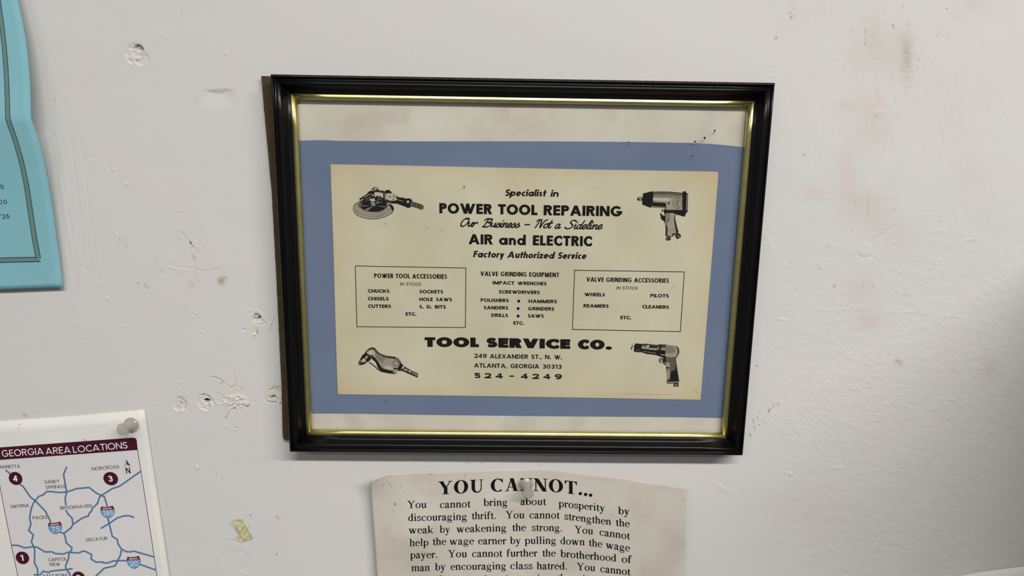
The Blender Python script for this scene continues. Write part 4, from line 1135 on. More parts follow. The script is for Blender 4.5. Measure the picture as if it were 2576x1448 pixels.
a.poly([(540, 640), (740, 500), (900, 440), (1150, 440), (1150, 780), (900, 720), (700, 720), (520, 720)], 1, 1)
a.poly([(870, 435), (1000, 440), (1140, 475), (1130, 600), (1100, 620), (960, 560), (890, 600), (860, 520)], 5, 1)
a.poly([(860, 430), (1000, 425), (1150, 450), (1150, 500), (1000, 465), (870, 460)], 1, 1)
a.poly([(750, 640), (880, 620), (890, 700), (800, 715)], 5, 1)
a.poly([(890, 600), (980, 570), (1080, 600), (1150, 700), (1150, 790), (1010, 740), (900, 680)], 0, 1)
a.line([(960, 600), (1040, 620)], 30, 2); a.line([(950, 655), (1090, 665)], 8, 4); a.line([(920, 690), (1100, 735)], 10, 3)
a.poly([(760, 420), (870, 325), (950, 330), (990, 390), (1010, 430), (870, 430), (850, 470), (740, 440)], 0)
a.poly([(850, 390), (890, 340), (950, 345), (960, 380), (880, 415)], 4, 1); a.poly([(770, 410), (840, 395), (850, 440), (760, 440)], 5)
a.poly([(700, 470), (770, 430), (870, 440), (870, 520), (760, 560), (690, 500)], 0, 1)
a.poly([(480, 640), (500, 620), (700, 500), (800, 480), (870, 520), (885, 590), (840, 640), (740, 640), (560, 730), (500, 735), (478, 690)], 0, 1)
a.line([(590, 610), (700, 545), (790, 505)], 22, 4, 0); a.line([(640, 655), (780, 590)], 12, 4, 0); a.disc(515, 685, 22, 25, 4); a.disc(560, 662, 22, 22, 4); a.disc(835, 545, 25, 32, 4)
a.poly([(1150, 450), (1200, 410), (1260, 400), (1310, 430), (1350, 500), (1240, 540), (1150, 520)], 0, 1)
a.poly([(1120, 500), (1160, 480), (1220, 500), (1195, 700), (1230, 860), (1160, 830), (1120, 700)], 0, 1)
a.poly([(1150, 500), (1200, 490), (1180, 620), (1160, 680)], 3, 1)
a.poly([(1210, 510), (1350, 500), (1480, 560), (1460, 700), (1380, 720), (1200, 690)], 5, 1)
a.poly([(1200, 650), (1300, 690), (1460, 690), (1440, 760), (1220, 740)], 1, 1)
a.poly([(1365, 510), (1400, 495), (1450, 545), (1420, 640), (1400, 620)], 4); a.line([(1365, 560), (1410, 625), (1450, 570)], 10, 1, 0); a.disc(1382, 655, 17, 17, 0)
a.line([(1240, 610), (1265, 560), (1340, 575)], 12, 1, 0); a.line([(1255, 610), (1330, 610)], 9, 2, 0); a.line([(1262, 585), (1330, 590)], 8, 2, 0)
a.poly([(1460, 560), (1540, 600), (1720, 640), (1730, 840), (1600, 810), (1480, 770), (1330, 760), (1440, 700), (1480, 640)], 0, 1)
a.line([(1480, 660), (1660, 710)], 14, 4, 0)
a.poly([(1700, 680), (1730, 640), (1790, 625), (1860, 645), (1900, 700), (1905, 800), (1860, 860), (1790, 885), (1730, 860), (1690, 800)], 0, 1)
a.disc(1782, 722, 35, 35, 5)
a.poly([(1880, 710), (2000, 740), (2180, 800), (2215, 850), (2200, 910), (2160, 940), (2000, 880), (1850, 840)], 2)
for k in range(13):
    t = k / 12
    x0, y0 = 1885 + 285 * t, 715 + 85 * t
    a.line([(x0, y0), (x0 - 28, y0 + 122)], 11, 4 if k % 2 == 0 else 0, 0); a.line([(x0 + 11, y0 + 3), (x0 - 17, y0 + 125)], 8, 0, 0)
a.poly([(1210, 750), (1330, 760), (1320, 800), (1230, 790)], 3, 1); a.disc(1270, 770, 22, 14, 5); a.disc(1210, 810, 18, 16, 3)
a.poly([(770, 740), (840, 725), (930, 760), (910, 830), (820, 840), (770, 800)], 2, 1); a.disc(840, 760, 50, 14, 5); a.disc(850, 810, 40, 14, 5); a.disc(970, 745, 30, 20, 4); a.line([(780, 790), (920, 790)], 9, 0, 0)
a.build('round pad polisher picture, top left of the card')

a = Art(1580, 450, 8.52)      # impact wrench
a.poly([(190, 440), (205, 395), (250, 378), (310, 385), (310, 470), (240, 468), (200, 460)], 1); a.poly([(230, 395), (300, 392), (300, 412), (225, 418)], 5); a.poly([(245, 430), (285, 425), (285, 462), (250, 462)], 4); a.line([(195, 425), (240, 425)], 14, 0, 0)
a.poly([(535, 272), (700, 266), (900, 272), (1170, 295), (1180, 690), (800, 670), (790, 625), (520, 612)], 1)
a.poly([(540, 285), (900, 290), (1170, 310), (1170, 365), (900, 345), (540, 345)], 2); a.poly([(540, 340), (900, 342), (1170, 362), (1170, 420), (540, 400)], 3); a.poly([(535, 395), (1170, 410), (1170, 660), (815, 660), (815, 515), (535, 470)], 4)
a.poly([(540, 410), (850, 410), (850, 470), (540, 450)], 5, 1); a.poly([(535, 468), (700, 495), (800, 505), (800, 512), (535, 500)], 3)
a.poly([(528, 500), (800, 515), (805, 600), (520, 580)], 0); a.poly([(520, 578), (795, 600), (790, 622), (515, 606)], 3)
a.poly([(320, 310), (500, 265), (540, 268), (540, 350), (520, 560), (500, 612), (470, 612), (300, 545), (305, 470)], 0)
a.disc(872, 517, 21, 32, 0); a.disc(874, 517, 9, 18, 3); a.disc(747, 423, 8, 8, 1)
a.ring(1062, 523, 110, 110, 9, 1); a.ring(1060, 520, 60, 62, 8, 2, 50, 330); a.ring(1090, 520, 50, 55, 8, 2, 150, 400); a.line([(1055, 450), (1052, 615)], 8, 2, 0); a.line([(1078, 450), (1080, 615)], 8, 2, 0); a.ring(1052, 525, 34, 36, 7, 2, 60, 300)
a.poly([(1165, 300), (1180, 270), (1215, 258), (1250, 280), (1250, 700), (1235, 760), (1215, 805), (1170, 800), (1120, 780), (1040, 760), (800, 735), (795, 665), (1165, 672)], 0)
a.poly([(1250, 300), (1285, 310), (1280, 690), (1250, 740)], 1); a.poly([(1258, 330), (1268, 332), (1262, 660), (1250, 670)], 5)
a.poly([(720, 655), (775, 652), (775, 705), (722, 700)], 0); a.poly([(735, 668), (765, 666), (765, 692), (735, 692)], 5)
a.poly([(770, 650), (800, 650), (800, 780), (780, 760)], 0)
a.poly([(683, 735), (710, 735), (745, 780), (800, 785), (800, 950), (770, 905), (705, 855), (700, 800)], 0)
a.poly([(790, 735), (1040, 740), (1015, 800), (1010, 850), (1060, 1050), (1085, 1140), (1060, 1160), (1020, 1200), (930, 1240), (800, 1220), (805, 1050), (790, 950)], 1)
a.poly([(800, 745), (850, 728), (960, 728), (1020, 755), (990, 810), (985, 900), (1010, 1050), (1025, 1160), (930, 1225), (840, 1215), (850, 1050), (830, 1000), (805, 990)], 4)
a.poly([(810, 760), (900, 745), (880, 960), (850, 1010), (815, 960)], 3, 1); a.poly([(860, 900), (960, 780), (985, 950), (960, 1080), (870, 1080)], 4, 1)
a.line([(850, 1108), (940, 1095), (1025, 1078)], 6, 1); a.line([(870, 905), (895, 865)], 11, 0, 0); a.line([(845, 865), (870, 875)], 10, 0, 0); a.line([(860, 880), (875, 910)], 8, 1, 0); a.line([(835, 915), (850, 900)], 8, 1, 0)
a.poly([(945, 1165), (1000, 1160), (1005, 1200), (945, 1225)], 0); a.poly([(960, 1185), (990, 1178), (985, 1205), (960, 1210)], 3)
a.poly([(1040, 1160), (1075, 1160), (1120, 1185), (1135, 1235), (1065, 1290), (1010, 1240), (1030, 1210)], 0); a.poly([(1070, 1200), (1100, 1220), (1090, 1250), (1065, 1250)], 4)
a.poly([(825, 1215), (905, 1220), (905, 1245), (830, 1245)], 0); a.disc(862, 1278, 57, 40, 1); a.poly([(820, 1260), (850, 1250), (850, 1300), (820, 1295)], 2); a.line([(820, 1240), (915, 1240)], 8, 3, 0)
a.build('pistol grip impact wrench picture, top right of the card')

a = Art(870, 845, 11.586)     # angle drill
a.poly([(550, 490), (600, 420), (680, 350), (770, 322), (850, 345), (920, 430), (1000, 500), (1150, 565), (1430, 600), (1530, 650), (1600, 730), (1625, 800), (1560, 900), (1500, 1030), (1440, 1105), (1250, 1090), (1060, 1050), (940, 900), (900, 780), (740, 640)], 1)
a.poly([(600, 480), (680, 410), (770, 385), (830, 410), (900, 500), (1000, 560), (1200, 640), (1400, 665), (1500, 710), (1560, 790), (1545, 880), (1490, 940), (1380, 1010), (1200, 975), (1080, 930), (990, 830), (930, 720), (830, 610), (720, 560)], 4, 1)
a.poly([(620, 490), (720, 420), (800, 430), (820, 520), (740, 560)], 5, 1)
a.poly([(880, 520), (1000, 580), (1150, 640), (1180, 760), (1080, 780), (960, 700), (860, 600)], 3, 1); a.poly([(1100, 700), (1300, 680), (1340, 800), (1250, 900), (1130, 860)], 4, 1); a.poly([(1130, 880), (1300, 870), (1370, 960), (1200, 960)], 5, 1)
a.line([(860, 380), (960, 490), (1100, 560)], 12, 3); a.line([(1120, 600), (1380, 640)], 8, 3, 0); a.line([(1440, 640), (1540, 700), (1600, 780)], 16, 4)
a.line([(770, 630), (900, 760), (960, 900), (1080, 1000), (1380, 1040)], 62, 0); a.line([(680, 765), (820, 860), (940, 970), (1060, 1040)], 28, 0)
a.poly([(1380, 930), (1490, 935), (1505, 1040), (1440, 1075), (1375, 1060)], 4); a.poly([(1390, 925), (1500, 930), (1480, 965), (1400, 970)], 0); a.line([(1410, 960), (1405, 1000)], 10, 1, 0)
a.ring(1455, 797, 85, 80, 14, 0); a.disc(1455, 797, 66, 60, 5)
for k in range(4): a.line([(1415, 760 + 24 * k), (1495, 762 + 24 * k)], 8, 2, 0)
a.line([(1450, 745), (1440, 850)], 8, 2, 0)
a.poly([(560, 490), (600, 500), (735, 620), (730, 680), (640, 760), (580, 800), (470, 840), (380, 850), (360, 815), (390, 720), (470, 570)], 0)
a.poly([(610, 560), (660, 590), (590, 680), (540, 640)], 4); a.poly([(520, 640), (590, 700), (540, 770), (460, 700)], 5); a.poly([(440, 690), (510, 730), (480, 780), (400, 740)], 5); a.poly([(395, 790), (430, 800), (400, 840), (370, 820)], 4)
a.disc(445, 735, 22, 22, 0); a.poly([(560, 780), (620, 740), (650, 750), (580, 810)], 4); a.line([(540, 635), (600, 690)], 6, 0, 0); a.disc(755, 580, 32, 36, 0); a.disc(740, 590, 10, 14, 4)
a.poly([(1510, 940), (1610, 790), (1680, 850), (1600, 1020), (1540, 1010)], 0); a.line([(1590, 990), (1660, 860)], 10, 4, 0)
a.poly([(1620, 900), (1700, 880), (2110, 1110), (2090, 1210), (1700, 1040), (1600, 1000)], 1)
a.poly([(1640, 880), (1700, 900), (1690, 960), (1640, 940)], 5); a.poly([(1700, 950), (1800, 960), (1790, 1020), (1700, 1000)], 4); a.poly([(1830, 990), (1900, 1010), (1890, 1060), (1830, 1040)], 5); a.line([(1910, 1050), (2090, 1130)], 24, 4, 0); a.line([(1990, 1040), (2100, 1090)], 12, 2, 0); a.line([(2010, 1115), (2090, 1150)], 10, 5, 0)
a.build('curved angle drill picture, bottom left of the card')

a = Art(1560, 840, 9.655)     # air hammer
a.line([(295, 225), (290, 280), (265, 340), (270, 375), (300, 310), (350, 275)], 15, 1)
a.poly([(340, 290), (370, 222), (520, 238), (520, 330), (490, 440), (420, 440), (330, 420)], 0)
for k in range(6): a.line([(395 + 20 * k, 372), (388 + 20 * k, 412)], 8, 2, 0)
a.poly([(520, 240), (610, 230), (900, 262), (980, 242), (1120, 250), (1110, 570), (1010, 560), (880, 510), (640, 480), (490, 430), (510, 330)], 0)
a.poly([(530, 270), (620, 290), (640, 320), (900, 340), (900, 370), (700, 360), (520, 330)], 3); a.poly([(525, 300), (640, 330), (890, 350), (890, 395), (520, 350)], 4)
a.poly([(615, 290), (710, 262), (705, 318), (650, 318)], 5); a.line([(560, 250), (900, 285)], 9, 3, 0); a.line([(545, 415), (870, 465)], 12, 4, 0)
a.poly([(910, 290), (950, 300), (940, 390), (900, 380)], 3); a.poly([(1010, 300), (1110, 300), (1105, 345), (1000, 335)], 2); a.poly([(990, 340), (1105, 345), (1100, 400), (985, 380)], 4); a.line([(970, 255), (1110, 275)], 12, 3, 0); a.poly([(965, 480), (1090, 500), (1080, 520), (1000, 510)], 4)
a.poly([(1110, 262), (1380, 292), (1420, 360), (1430, 430), (1410, 520), (1350, 600), (1120, 580), (1085, 530), (1110, 400)], 2)
a.poly([(1112, 275), (1350, 300), (1390, 360), (1390, 470), (1350, 560), (1140, 560), (1095, 520), (1112, 400)], 4, 0); a.poly([(1120, 300), (1300, 320), (1340, 430), (1120, 460)], 3, 1); a.line([(1385, 310), (1422, 380), (1422, 480)], 22, 0)
a.poly([(1110, 560), (1350, 560), (1370, 750), (1435, 1140), (1420, 1165), (1120, 1180), (1150, 1110), (1120, 860), (1115, 780), (1100, 680)], 1)
a.poly([(1120, 570), (1330, 580), (1345, 760), (1300, 900), (1220, 880), (1180, 760), (1120, 700)], 2, 1); a.poly([(1120, 690), (1190, 700), (1210, 790), (1160, 800), (1118, 760)], 4, 1); a.poly([(1130, 850), (1210, 845), (1220, 950), (1200, 1100), (1150, 1050)], 3, 1)
a.poly([(1150, 900), (1190, 890), (1190, 1080), (1165, 1080)], 4, 1); a.poly([(1250, 900), (1380, 860), (1425, 1140), (1200, 1150)], 0); a.line([(1345, 620), (1420, 1100)], 16, 0, 0)
a.poly([(1110, 1165), (1140, 1150), (1430, 1150), (1425, 1180), (1300, 1200), (1160, 1205)], 2); a.line([(1135, 1172), (1415, 1160)], 15, 4, 0)
a.poly([(1300, 1185), (1420, 1180), (1425, 1270), (1300, 1275)], 1); a.poly([(1330, 1220), (1370, 1215), (1365, 1255), (1335, 1255)], 4); a.line([(1400, 1200), (1400, 1255)], 10, 4, 0)
a.poly([(1045, 560), (1110, 545), (1110, 700), (1060, 700)], 0); a.disc(1000, 640, 55, 62, 1); a.poly([(980, 610), (1010, 600), (1025, 680), (985, 690)], 4, 1); a.disc(1000, 655, 16, 26, 5); a.line([(1040, 690), (1105, 740)], 26, 0, 0); a.poly([(1050, 690), (1105, 690), (1100, 715)], 5)
a.build('pistol shaped air hammer picture, bottom right of the card')


# ------------------------------------------------------------------ sheets pinned on the wall
def grid_sheet(name, top, bottom, surf, mat, nu=60, nv=70, thick=.00018):
    """paper grid between a top and a bottom outline (photo pixels), standing surf(px,py) off the wall"""
    top, bottom = np.asarray(top, float), np.asarray(bottom, float)
    def res(p):
        d = np.concatenate([[0], np.cumsum(np.linalg.norm(np.diff(p, axis=0), axis=1))]); d /= d[-1]
        t = np.linspace(0, 1, nu)
        return np.stack([np.interp(t, d, p[:, 0]), np.interp(t, d, p[:, 1])], 1)
    A, B = res(top), res(bottom)
    return A, B, nu, nv


def sheet_from(name, rows, surf, mat, thick=.00018):
    """rows: array (nv, nu, 2) of photo pixels"""
    rows = np.asarray(rows, float)
    nv, nu = rows.shape[:2]
    P = unproj(rows[..., 0], rows[..., 1], surf(rows[..., 0], rows[..., 1])).reshape(-1, 3)
    idx = np.arange(nu * nv).reshape(nv, nu)
    F = np.stack([idx[:-1, :-1], idx[1:, :-1], idx[1:, 1:], idx[:-1, 1:]], -1).reshape(-1, 4)
    o = mesh_obj(name, P, F.tolist(), mat, smooth=True)
    m = o.modifiers.new('thickness', 'SOLIDIFY'); m.thickness = thick; m.offset = -1
    return o


def child(fl, name, mat, parent, label=None):
    o = fl.build(name, mat)
    if o is None: return
    adopt(o, parent)
    if label: o['label'] = label
    return o


# --- folded light blue notice, upper left
CYAN = mat_noise('light_blue_copy_paper', (0.200, 0.420, 0.480), (0.218, 0.445, 0.505), 30, 0.75, 0.15, bump=0.00002)
CRY = [-420, -200, 0, 150, 296, 330, 420, 520, 620, 727, 760]
CRH = [2, 6, 9.0, 11.8, 14.8, 13.3, 9.9, 7.2, 5.3, 4.0, 3.7]


def s_cyan(x, y):
    x = np.asarray(x, float); y = np.asarray(y, float)
    yy = y - (x - 77) * -.045
    return (np.interp(yy, CRY, CRH) + .0 * x) * .001


EDX = [(-30, 0), (0, 44.6), (105, 65.6), (210, 76.1), (296.5, 77.7), (362, 99.7), (472.4, 123.4), (593, 141.7), (722.5, 158.5)]
rows = []
ys = np.concatenate([np.linspace(-420, 0, 14)[:-1], np.linspace(0, 296.5, 22)[:-1], np.linspace(296.5, 722.5, 34)])
for y_ in ys:
    xr = np.interp(y_, [-420, 0, 50, 105, 160, 210, 255, 296.5, 330, 362, 415, 472.4, 530, 593, 655, 722.5], [-50, 44.6, 55.8, 65.6, 71.8, 75.6, 77.2, 77.7, 89.5, 99.7, 112.5, 123.4, 132.8, 141.7, 150.3, 158.5])
    xl = xr - 1130 + (y_ * -.02)
    t = np.linspace(0, 1, 40) ** .7
    xx = xl + (xr - xl) * t
    slope = np.interp(y_, [0, 296, 722], [-.03, -.045, -.0375])
    rows.append(np.stack([xx, y_ + (xx - xr) * slope], 1))
notice = empty('blue_notice', unproj(40, 400, .014), 'folded light blue paper notice hanging at the left edge of the photo', 'notice')
adopt(sheet_from('paper', rows, s_cyan, CYAN), notice)


def offset_band(pts, wl, dense=10):
    q = smooth_path(pts, dense)
    return q


fl = Flat(s_cyan, .00014); fk = Flat(s_cyan, .00022)
up = smooth_path([(-190, -404), (-150, -320), (-108, -240), (-64, -155), (-32, -90), (-9, -20), (1, 40), (8, 95), (13.2, 150), (16.2, 200), (18.2, 250), (19.2, 297)], 6)
lo = smooth_path([(19.2, 297), (26, 318), (40.5, 360), (55.5, 415), (67, 470), (76, 530), (86, 595), (96, 650)], 6)
for q in (np.concatenate([up, lo[1:]]),):
    w = np.interp(q[:, 1], [-404, 100, 297, 420, 655], [10.5, 10.5, 11, 11, 12])
    for g in ribbon(q, w): fl.add(g)
    T = np.gradient(q, axis=0); T /= np.linalg.norm(T, axis=1)[:, None]; N = np.stack([-T[:, 1], T[:, 0]], 1)
    for sgn in (1, -1):
        for g in ribbon(q + N * sgn * (w / 2)[:, None], 1.5 if sgn < 0 else 1.3): fk.add(g)
bx_ = np.linspace(-860, 99, 60)
q = np.stack([bx_, 652 + (bx_ - 96) * -.022], 1)
for g in ribbon(q, 10.5): fl.add(g)
for dy, xe in ((-5.6, 92), (5.4, 102)):
    for g in ribbon(np.stack([np.linspace(-860, xe, 60), 652 + dy + (np.linspace(-860, xe, 60) - 96) * -.022], 1), 1.8): fk.add(g)
child(fl, 'border_band', BANDINK, notice, 'grey green printed border')
child(fk, 'border_line', TEALINK, notice)
fl = Flat(s_cyan, .00016)
UPC = (-.13, -1.0)
TW = dict(wv=.15, wh=.13, gap=.35, up=UPC)
text(fl, '0', -8.5, .8, [(-8.5, 437.5), (.8, 437)], 11.5, **TW)
text(fl, '0', 1.6, 9.4, [(1.6, 475.2), (9.4, 475)], 11.3, **TW)
text(fl, '0', -2.8, 6.2, [(-2.8, 513.5), (6.2, 513.2)], 11.3, **TW); text(fl, '0', 9.6, 17.6, [(9.6, 513.2), (17.6, 512.9)], 11.3, **TW)
text(fl, '2', 5.8, 13.6, [(5.8, 550.2), (13.6, 549.8)], 11.8, **TW); text(fl, '6', 16.2, 24.2, [(16.2, 549.4), (24.2, 549)], 11.8, **TW)
for g in ribbon([(1, 538), (-4.5, 553)], 1.6): fl.add(g)
child(fl, 'typed_figures', TXTINK, notice)

# --- map handout, lower left
MAPW = mat_noise('white_copy_paper', (0.66, 0.645, 0.61), (0.70, 0.685, 0.65), 20, 0.7, 0.2, bump=0.00001)
MAPG = mat_noise('map_box_paper', (0.60, 0.575, 0.575), (0.63, 0.605, 0.605), 20, 0.7, 0.2)


def s_map(x, y):
    x = np.asarray(x, float); y = np.asarray(y, float)
    return (1.2 + .0025 * np.clip(y - 1100, 0, 600) + .6 * np.sin(x / 130)) * .001 + 0.0


TOPL = [(-700, 1094), (-300, 1075), (0, 1058.5), (180, 1046), (280, 1037), (363.5, 1029.5)]
rows = []
for v_ in np.linspace(0, 1, 40):
    row = []
    for u_ in np.linspace(0, 1, 50):
        x0 = -560 + u_ * (363.5 + 560)
        y0 = np.interp(x0, [p[0] for p in TOPL], [p[1] for p in TOPL])
        lean = np.interp(x0, [-560, 363], [.30, .150])
        row.append((x0 + lean * 1150 * v_, y0 + 1150 * v_))
    rows.append(row)
handout = empty('map_handout', unproj(200, 1250, .002), 'white sheet with a maroon-headed road map of numbered places, pinned at the lower left', 'poster')
adopt(sheet_from('paper', rows, s_map, MAPW), handout)
LF = .00016
fl = Flat(s_map, LF * .9)
# map box ground as strips so that it follows the sheet
for k in range(12):
    y0, y1 = 1120 + 30 * k, 1150 + 30 * k
    def lx(y): return np.interp(y, [1120, 1230, 1300, 1368, 1448, 1480], [-17, 1.2, 14.8, 28, 45, 51.5])
    def rx(y): return np.interp(y, [1120, 1131, 1230, 1402, 1448, 1480], [345, 346, 361.8, 388.2, 394.6, 399.5])
    xs_ = np.linspace(0, 1, 8)
    for i in range(7):
        g = []
        for (u_, yy) in ((xs_[i], y0), (xs_[i + 1], y0), (xs_[i + 1], y1), (xs_[i], y1)):
            x_ = lx(yy) + (rx(yy) - lx(yy)) * u_
            g.append((x_, yy + (346 - x_) * .02))
        fl.add(g)
child(fl, 'map_ground', MAPG, handout)
RULE = mat_plain('thin_maroon_rule', (0.10, 0.04, 0.05), .6, .2)
for fx_, lab in ((rx, None), (lx, None)):
    fl = Flat(s_map, LF)
    for y0, y1 in zip(range(1128, 1478, 25), range(1153, 1503, 25)): fl.add(ribbon([(fx_(y0), y0), (fx_(y1), y1)], 1.5)[0])
    child(fl, 'map_border', RULE, handout)
fl = Flat(s_map, LF * 1.3)
xs_ = list(np.linspace(-260, 333, 26))
topc = [(x_, 1124.8 - x_ * .0738) for x_ in xs_] + [(338.5, 1100.6), (342.3, 1103.2), (343.9, 1107)]
botc = [(x_, 1156.2 - x_ * .0724) for x_ in xs_] + [(339.5, 1131.6), (343.3, 1131.3), (346.2, 1131.1)]
for i in range(len(topc) - 1): fl.add([topc[i], topc[i + 1], botc[i + 1], botc[i]])
child(fl, 'header_band', MAROON, handout, 'maroon heading band')
UPM = (-.150, -1.0)
def mb(x): return 0
fl = Flat(s_map, LF * 1.9)
HK = dict(wv=.135, wh=.125, gap=.13, up=UPM)
text(fl, 'GEORGIA', 5.8, 110.4, [(5.8, 1148.6), (110.4, 1142.2)], 16.6, **HK)
text(fl, 'AREA', 115.8, 178.4, [(115.8, 1142.6), (178.4, 1138.6)], 16.4, **HK)
text(fl, 'LOCATIONS', 184.6, 321.6, [(184.6, 1138.4), (321.6, 1126.8)], 16.2, **HK)
child(fl, 'heading_text', WHITEINK, handout, 'white capitals on the heading band')
roads = [
    [(14.8, 1182.3), (24.3, 1190.2), (39, 1202)], [(50.9, 1217.8), (57.5, 1222.2), (69.3, 1239), (76.1, 1249.4), (88.5, 1258.7), (114.1, 1285.1), (127.3, 1311.5)],
    [(167.4, 1175), (159.8, 1192.7), (163.7, 1214), (167.8, 1237), (163.8, 1253.3), (165.8, 1269.6)], [(166.1, 1283.6), (172.4, 1293.7), (180.9, 1301.4), (183.7, 1317.9)],
    [(88.5, 1258.7), (97.8, 1247.9), (108.7, 1244), (117.2, 1235.9), (128.9, 1235.7), (147.5, 1238), (167.7, 1237), (193.2, 1228.1), (224.2, 1225.6), (241.9, 1239.1), (254.7, 1245.5), (262.4, 1248.6), (269.7, 1271.9)],
    [(353.3, 1185.3), (300.9, 1222.2), (281.8, 1228.8), (264, 1240), (254.7, 1245.5), (250.8, 1249.4), (244.6, 1266.5), (231.4, 1278.9), (231.7, 1282), (223.6, 1292.1), (222.8, 1296.8), (208.1, 1301.7), (183.7, 1318), (178.6, 1327), (160.7, 1341), (151.4, 1337.9)],
    [(160.7, 1341), (164.3, 1351.1), (166.9, 1365.1), (180.9, 1376.7), (180.1, 1383), (173.6, 1389.2), (172.4, 1403.9), (164.9, 1422.5), (166.5, 1431.1), (174.7, 1440.4), (178, 1452)],
    [(88.5, 1258.7), (83.9, 1264.9), (78.4, 1279.7), (74.5, 1301.4), (77.6, 1318.5), (72.2, 1333.3), (83.9, 1344.9), (78.9, 1362), (84.6, 1374.4), (87, 1380), (87, 1416.3), (94.7, 1430.3), (94.7, 1455)],
    [(29.5, 1370.5), (45, 1371), (62.1, 1377.2), (84.6, 1374.4), (93.2, 1375.7), (113.4, 1387.6), (130.4, 1387.1), (138.2, 1391.5), (159.9, 1393), (169.3, 1388.4), (198.8, 1390.2), (206.5, 1386.1), (214.3, 1385.7), (230.6, 1394.6), (229, 1405.5), (241.5, 1413.2), (257.8, 1412.9), (261.6, 1415.6), (273.3, 1414.8), (285.7, 1409.8), (322, 1409.3)],
    [(350, 1418.2), (391.3, 1432.6)], [(271, 1302), (274.8, 1317), (282.6, 1348.8), (295, 1355.8), (297.4, 1368.2), (305.9, 1380.6), (316.8, 1386.5), (327.6, 1387.6), (336.2, 1385.3), (386.6, 1400)],
    [(305.9, 1380.6), (302.8, 1396.1), (289.6, 1422.5), (262.4, 1428.4), (236, 1453)], [(254.7, 1327.8), (274.1, 1316.2), (295, 1302.2), (310.6, 1297.1), (324.5, 1296.5), (335.9, 1300.2)],
    [(181.4, 1429.5), (166.5, 1431.9), (128.1, 1435.7), (121.9, 1439.3), (108.7, 1435.7), (101.7, 1444.6), (86.2, 1445)]]
for rd in roads:
    fl = Flat(s_map, LF * 1.25)
    for g in hardribbon(rd, 4.1): fl.add(g)
    child(fl, 'map_road', ROAD, handout)
MK = dict(wv=.145, wh=.13, gap=.12, up=UPM)
for s, x0, y0, x1, y1, c in [('MARIETTA', -5.5, 1178.2, 51.2, 1176, 8.2), ('NORCROSS', 231.2, 1183.2, 300.2, 1177.2, 8.3), ('SANDY', 112.6, 1216, 150, 1213.6, 8.2), ('SPRINGS', 115.5, 1229.5, 165.4, 1226.2, 8.2), ('SMYRNA', 26.8, 1277.6, 73.6, 1274.4, 8),
                             ('BROOKHAVEN', 152, 1281.4, 231, 1275.2, 8.2), ('PACES', 82.2, 1305.8, 118.8, 1304.2, 8.2), ('DECATUR', 217.4, 1361.4, 271, 1357.4, 8.2), ('CAPITOL', 122.2, 1411.6, 168.2, 1409, 8.2), ('VIEW', 124.2, 1423.2, 151.6, 1422.2, 8.2),
                             ('EAST POINT', 109.8, 1451.9, 172.4, 1450.4, 8.2)]:
    fl = Flat(s_map, LF * 1.7)
    text(fl, s, x0, x1, [(x0, y0), (x1, y1)], c, space=.35, **MK)
    child(fl, 'place_name', GREYTXT, handout)
fl = Flat(s_map, LF * 1.7)
text(fl, 'N', 317.6, 328.6, [(317.6, 1190.8), (328.6, 1190)], 15.4, wv=.16, wh=.14, up=UPM)
fl.add([(317.2, 1154.8), (319.4, 1168), (328.2, 1171.7)])
child(fl, 'north_arrow', MAROON, handout)
fl = Flat(s_map, LF * 1.7); fl.add([(317.2, 1154.8), (311, 1173.5), (319.4, 1168)]); child(fl, 'north_arrow', mat_plain('pale_blue_ink', (.28, .42, .55), .6, .2), handout)
for n_, x_, y_, rx_, ry_ in (('4', 39.1, 1202.8, 17, 16.5), ('3', 278.5, 1203.3, 18.4, 16.8), ('1', 56.4, 1402.4, 16.8, 15.8), ('2', 198, 1452.5, 16.5, 15.8)):
    fl = Flat(s_map, LF * 1.8)
    g = circle(x_, y_, rx_, ry_, 36); g[:, 0] += (g[:, 1] - y_) * .12
    fl.add(g)
    m_ = child(fl, 'place_marker', MAROON, handout, 'maroon disc numbered ' + n_)
    fl = Flat(s_map, LF * 2.4)
    w_ = 7 if n_ == '1' else 11.5
    text(fl, n_, x_ - w_ / 2, x_ + w_ / 2, [(x_ - 6, y_ + 7.6), (x_ + 6, y_ + 7.0)], 14.6, wv=.24, wh=.19, up=UPM)
    o = fl.build('marker_number', WHITEINK); o.parent = m_
